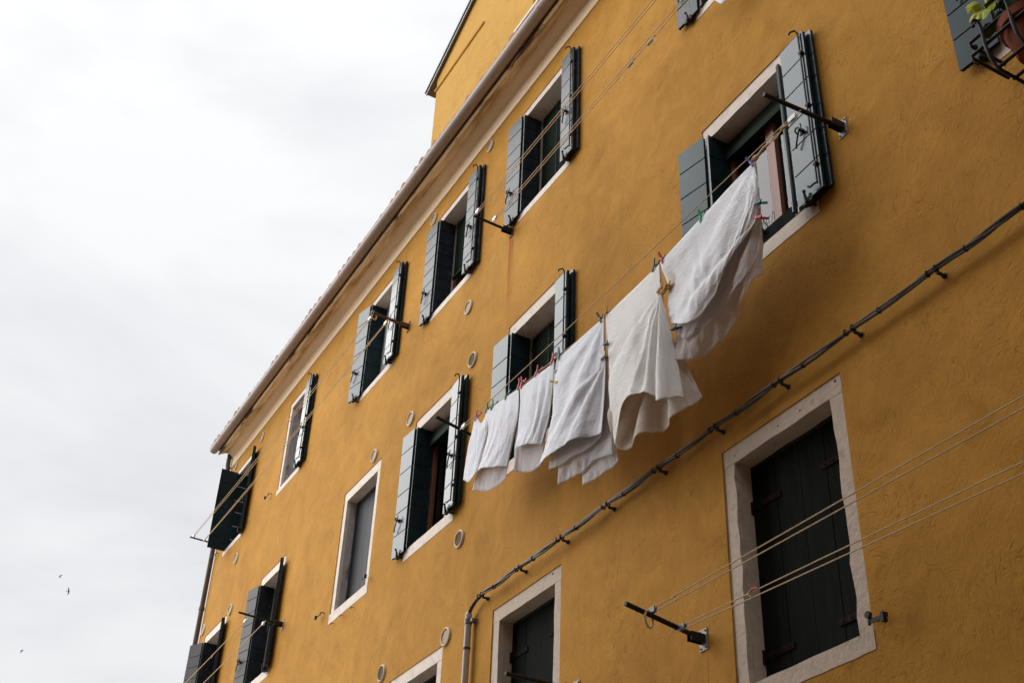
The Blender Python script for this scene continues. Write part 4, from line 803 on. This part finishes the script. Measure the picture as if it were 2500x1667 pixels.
mb = MB(); leaves(mb, (-9.0,.06,8.05), 90, .13, .05, 1.3); tag(mb.build('window_plant', M['leaf2'], smooth=True), 'dark green plant on the sill seen between the pillowcase and the cool white sheet', 'plant')

t = thing('flower_pot', 'terracotta flower pot held in a black iron basket at the top right corner', 'pot', (-3.06,-.19,7.33))
MB().lathe((-3.06,-.19,7.33), Z_, [(0,.001),(0,.02),(0,.118),(.012,.126),(.20,.168),(.205,.186),(.265,.194),(.27,.186),(.255,.172),(.23,.165),(.05,.10),(.05,.001)], 44).build('body', M['pot'], t, smooth=True)
mb = MB(); leaves(mb, (-3.05,-.19,7.74), 150, .20, .12, .8); mb.build('foliage', M['leaf2'], t, smooth=True)
mb = MB()
for i in range(6):                                                   # a hand of broad pale leaves hanging over the rim
    a = R(150 + i*44); c = Vector((-3.235,-.33,7.80)); d = Vector((math.cos(a)*.55, -.25 + .1*math.sin(i*2), math.sin(a)*.8)).normalized(); q = d.cross(Y_).normalized(); L = .135 - .012*(i % 3)
    mb.add([c + d*.01, c + d*L*.35 + q*L*.26 - Y_*.01, c + d*L*.75 + q*L*.34, c + d*L + q*L*.05, c + d*L*.95 - q*L*.12, c + d*L*.7 - q*L*.33, c + d*L*.35 - q*L*.24 - Y_*.01, c + d*L*.55 - Y_*.02], [(0,1,7),(1,2,7),(2,3,7),(3,4,7),(4,5,7),(5,6,7),(6,0,7)])
mb.build('foliage', M['leaf'], t)
t = thing('pot_holder', 'black iron rail basket hooked outside the window, carrying the terracotta pot', 'holder', (-3.0,-.17,7.30))
mb = MB()
for z, y0 in ((7.625,-.345),(7.505,-.355)):
    mb.tube([(-3.40,-.03,z),(-3.40,y0+.03,z),(-3.385,y0,z),(-2.3,y0,z)], .012, 7)
for yy, z in ((-.31,7.315),(-.17,7.31),(-.04,7.315)): mb.tube([(-3.28,yy,z),(-2.3,yy,z)], .012, 7)
mb.build('rail', M['iron'], t, smooth=True)
for x in (-3.27,-3.06,-2.85,-2.6):
    MB().tube([(x-.015,-.42,7.635),(x-.025,-.42,7.67),(x-.015,-.405,7.70),(x,-.385,7.69),(x,-.372,7.63),(x,-.372,7.48),(x+.005,-.36,7.37),(x+.01,-.32,7.30),(x+.01,-.02,7.297)], .012, 7).build('scroll_bar', M['iron'], t, smooth=True)

# ------------------------------------------------------------------ swifts
def ray(px, py, dist):
    d = fwd*3058.2 + right*(px-1250) + down*(py-833.5); return CAM + d.normalized()*dist
for px, py, dist, rot, sp, lab in ((167.4,1442.6,80,(-.1,.2,.3),.20,'swift flying right with both wings spread, the clearest of the birds'), (147,1405.6,105,(.5,.6,2.3),.18,'small swift above the clearest bird, wings swept back'), (52.6,1588,105,(.6,.5,2.0),.18,'lone swift low at the left edge of the sky')):
    p = ray(px, py, dist); mb = MB()
    f_ = right*1.0 + down*.05; s_ = down
    if 'clearest' not in lab or 'above' in lab: f_ = (right*-.55 - down*.62); s_ = (right*.75 - down*.45) 
    f_ = f_.normalized(); s_ = (s_ - f_*s_.dot(f_)).normalized()*(1 if dist < 90 else .8); nn = f_.cross(s_).normalized()
    mb.tube([p - f_*.11, p - f_*.06, p, p + f_*.05, p + f_*.085], [.004,.016,.024,.018,.003], 8)
    for sg in (-1, 1):
        c = [(.03,0),(.045,.07),(.02,.14),(-.05,.215),(-.10,.25),(-.045,.16),(-.03,.08),(-.03,0)]
        top = [p + f_*a + s_*b*sg + nn*(.008 + b*.15) for a, b in c]; bot = [q - nn*.008 for q in top]
        mb.add(top + bot, [(0,1,6,7),(1,2,5,6),(2,3,5),(3,4,5),(15,14,9,8),(14,13,10,9),(13,11,10),(13,12,11)] + [(i,(i+1)%8,8+(i+1)%8,8+i) for i in range(8)])
        mb.add([p - f_*.09 + nn*.003, p - f_*.17 + s_*.035*sg, p - f_*.13 + s_*.005*sg, p - f_*.09 + s_*.012*sg - nn*.004], [(0,1,2),(0,3,1),(3,2,1)])
    tag(mb.build('swift', M['bird']), lab, 'bird', 'swifts in the sky')
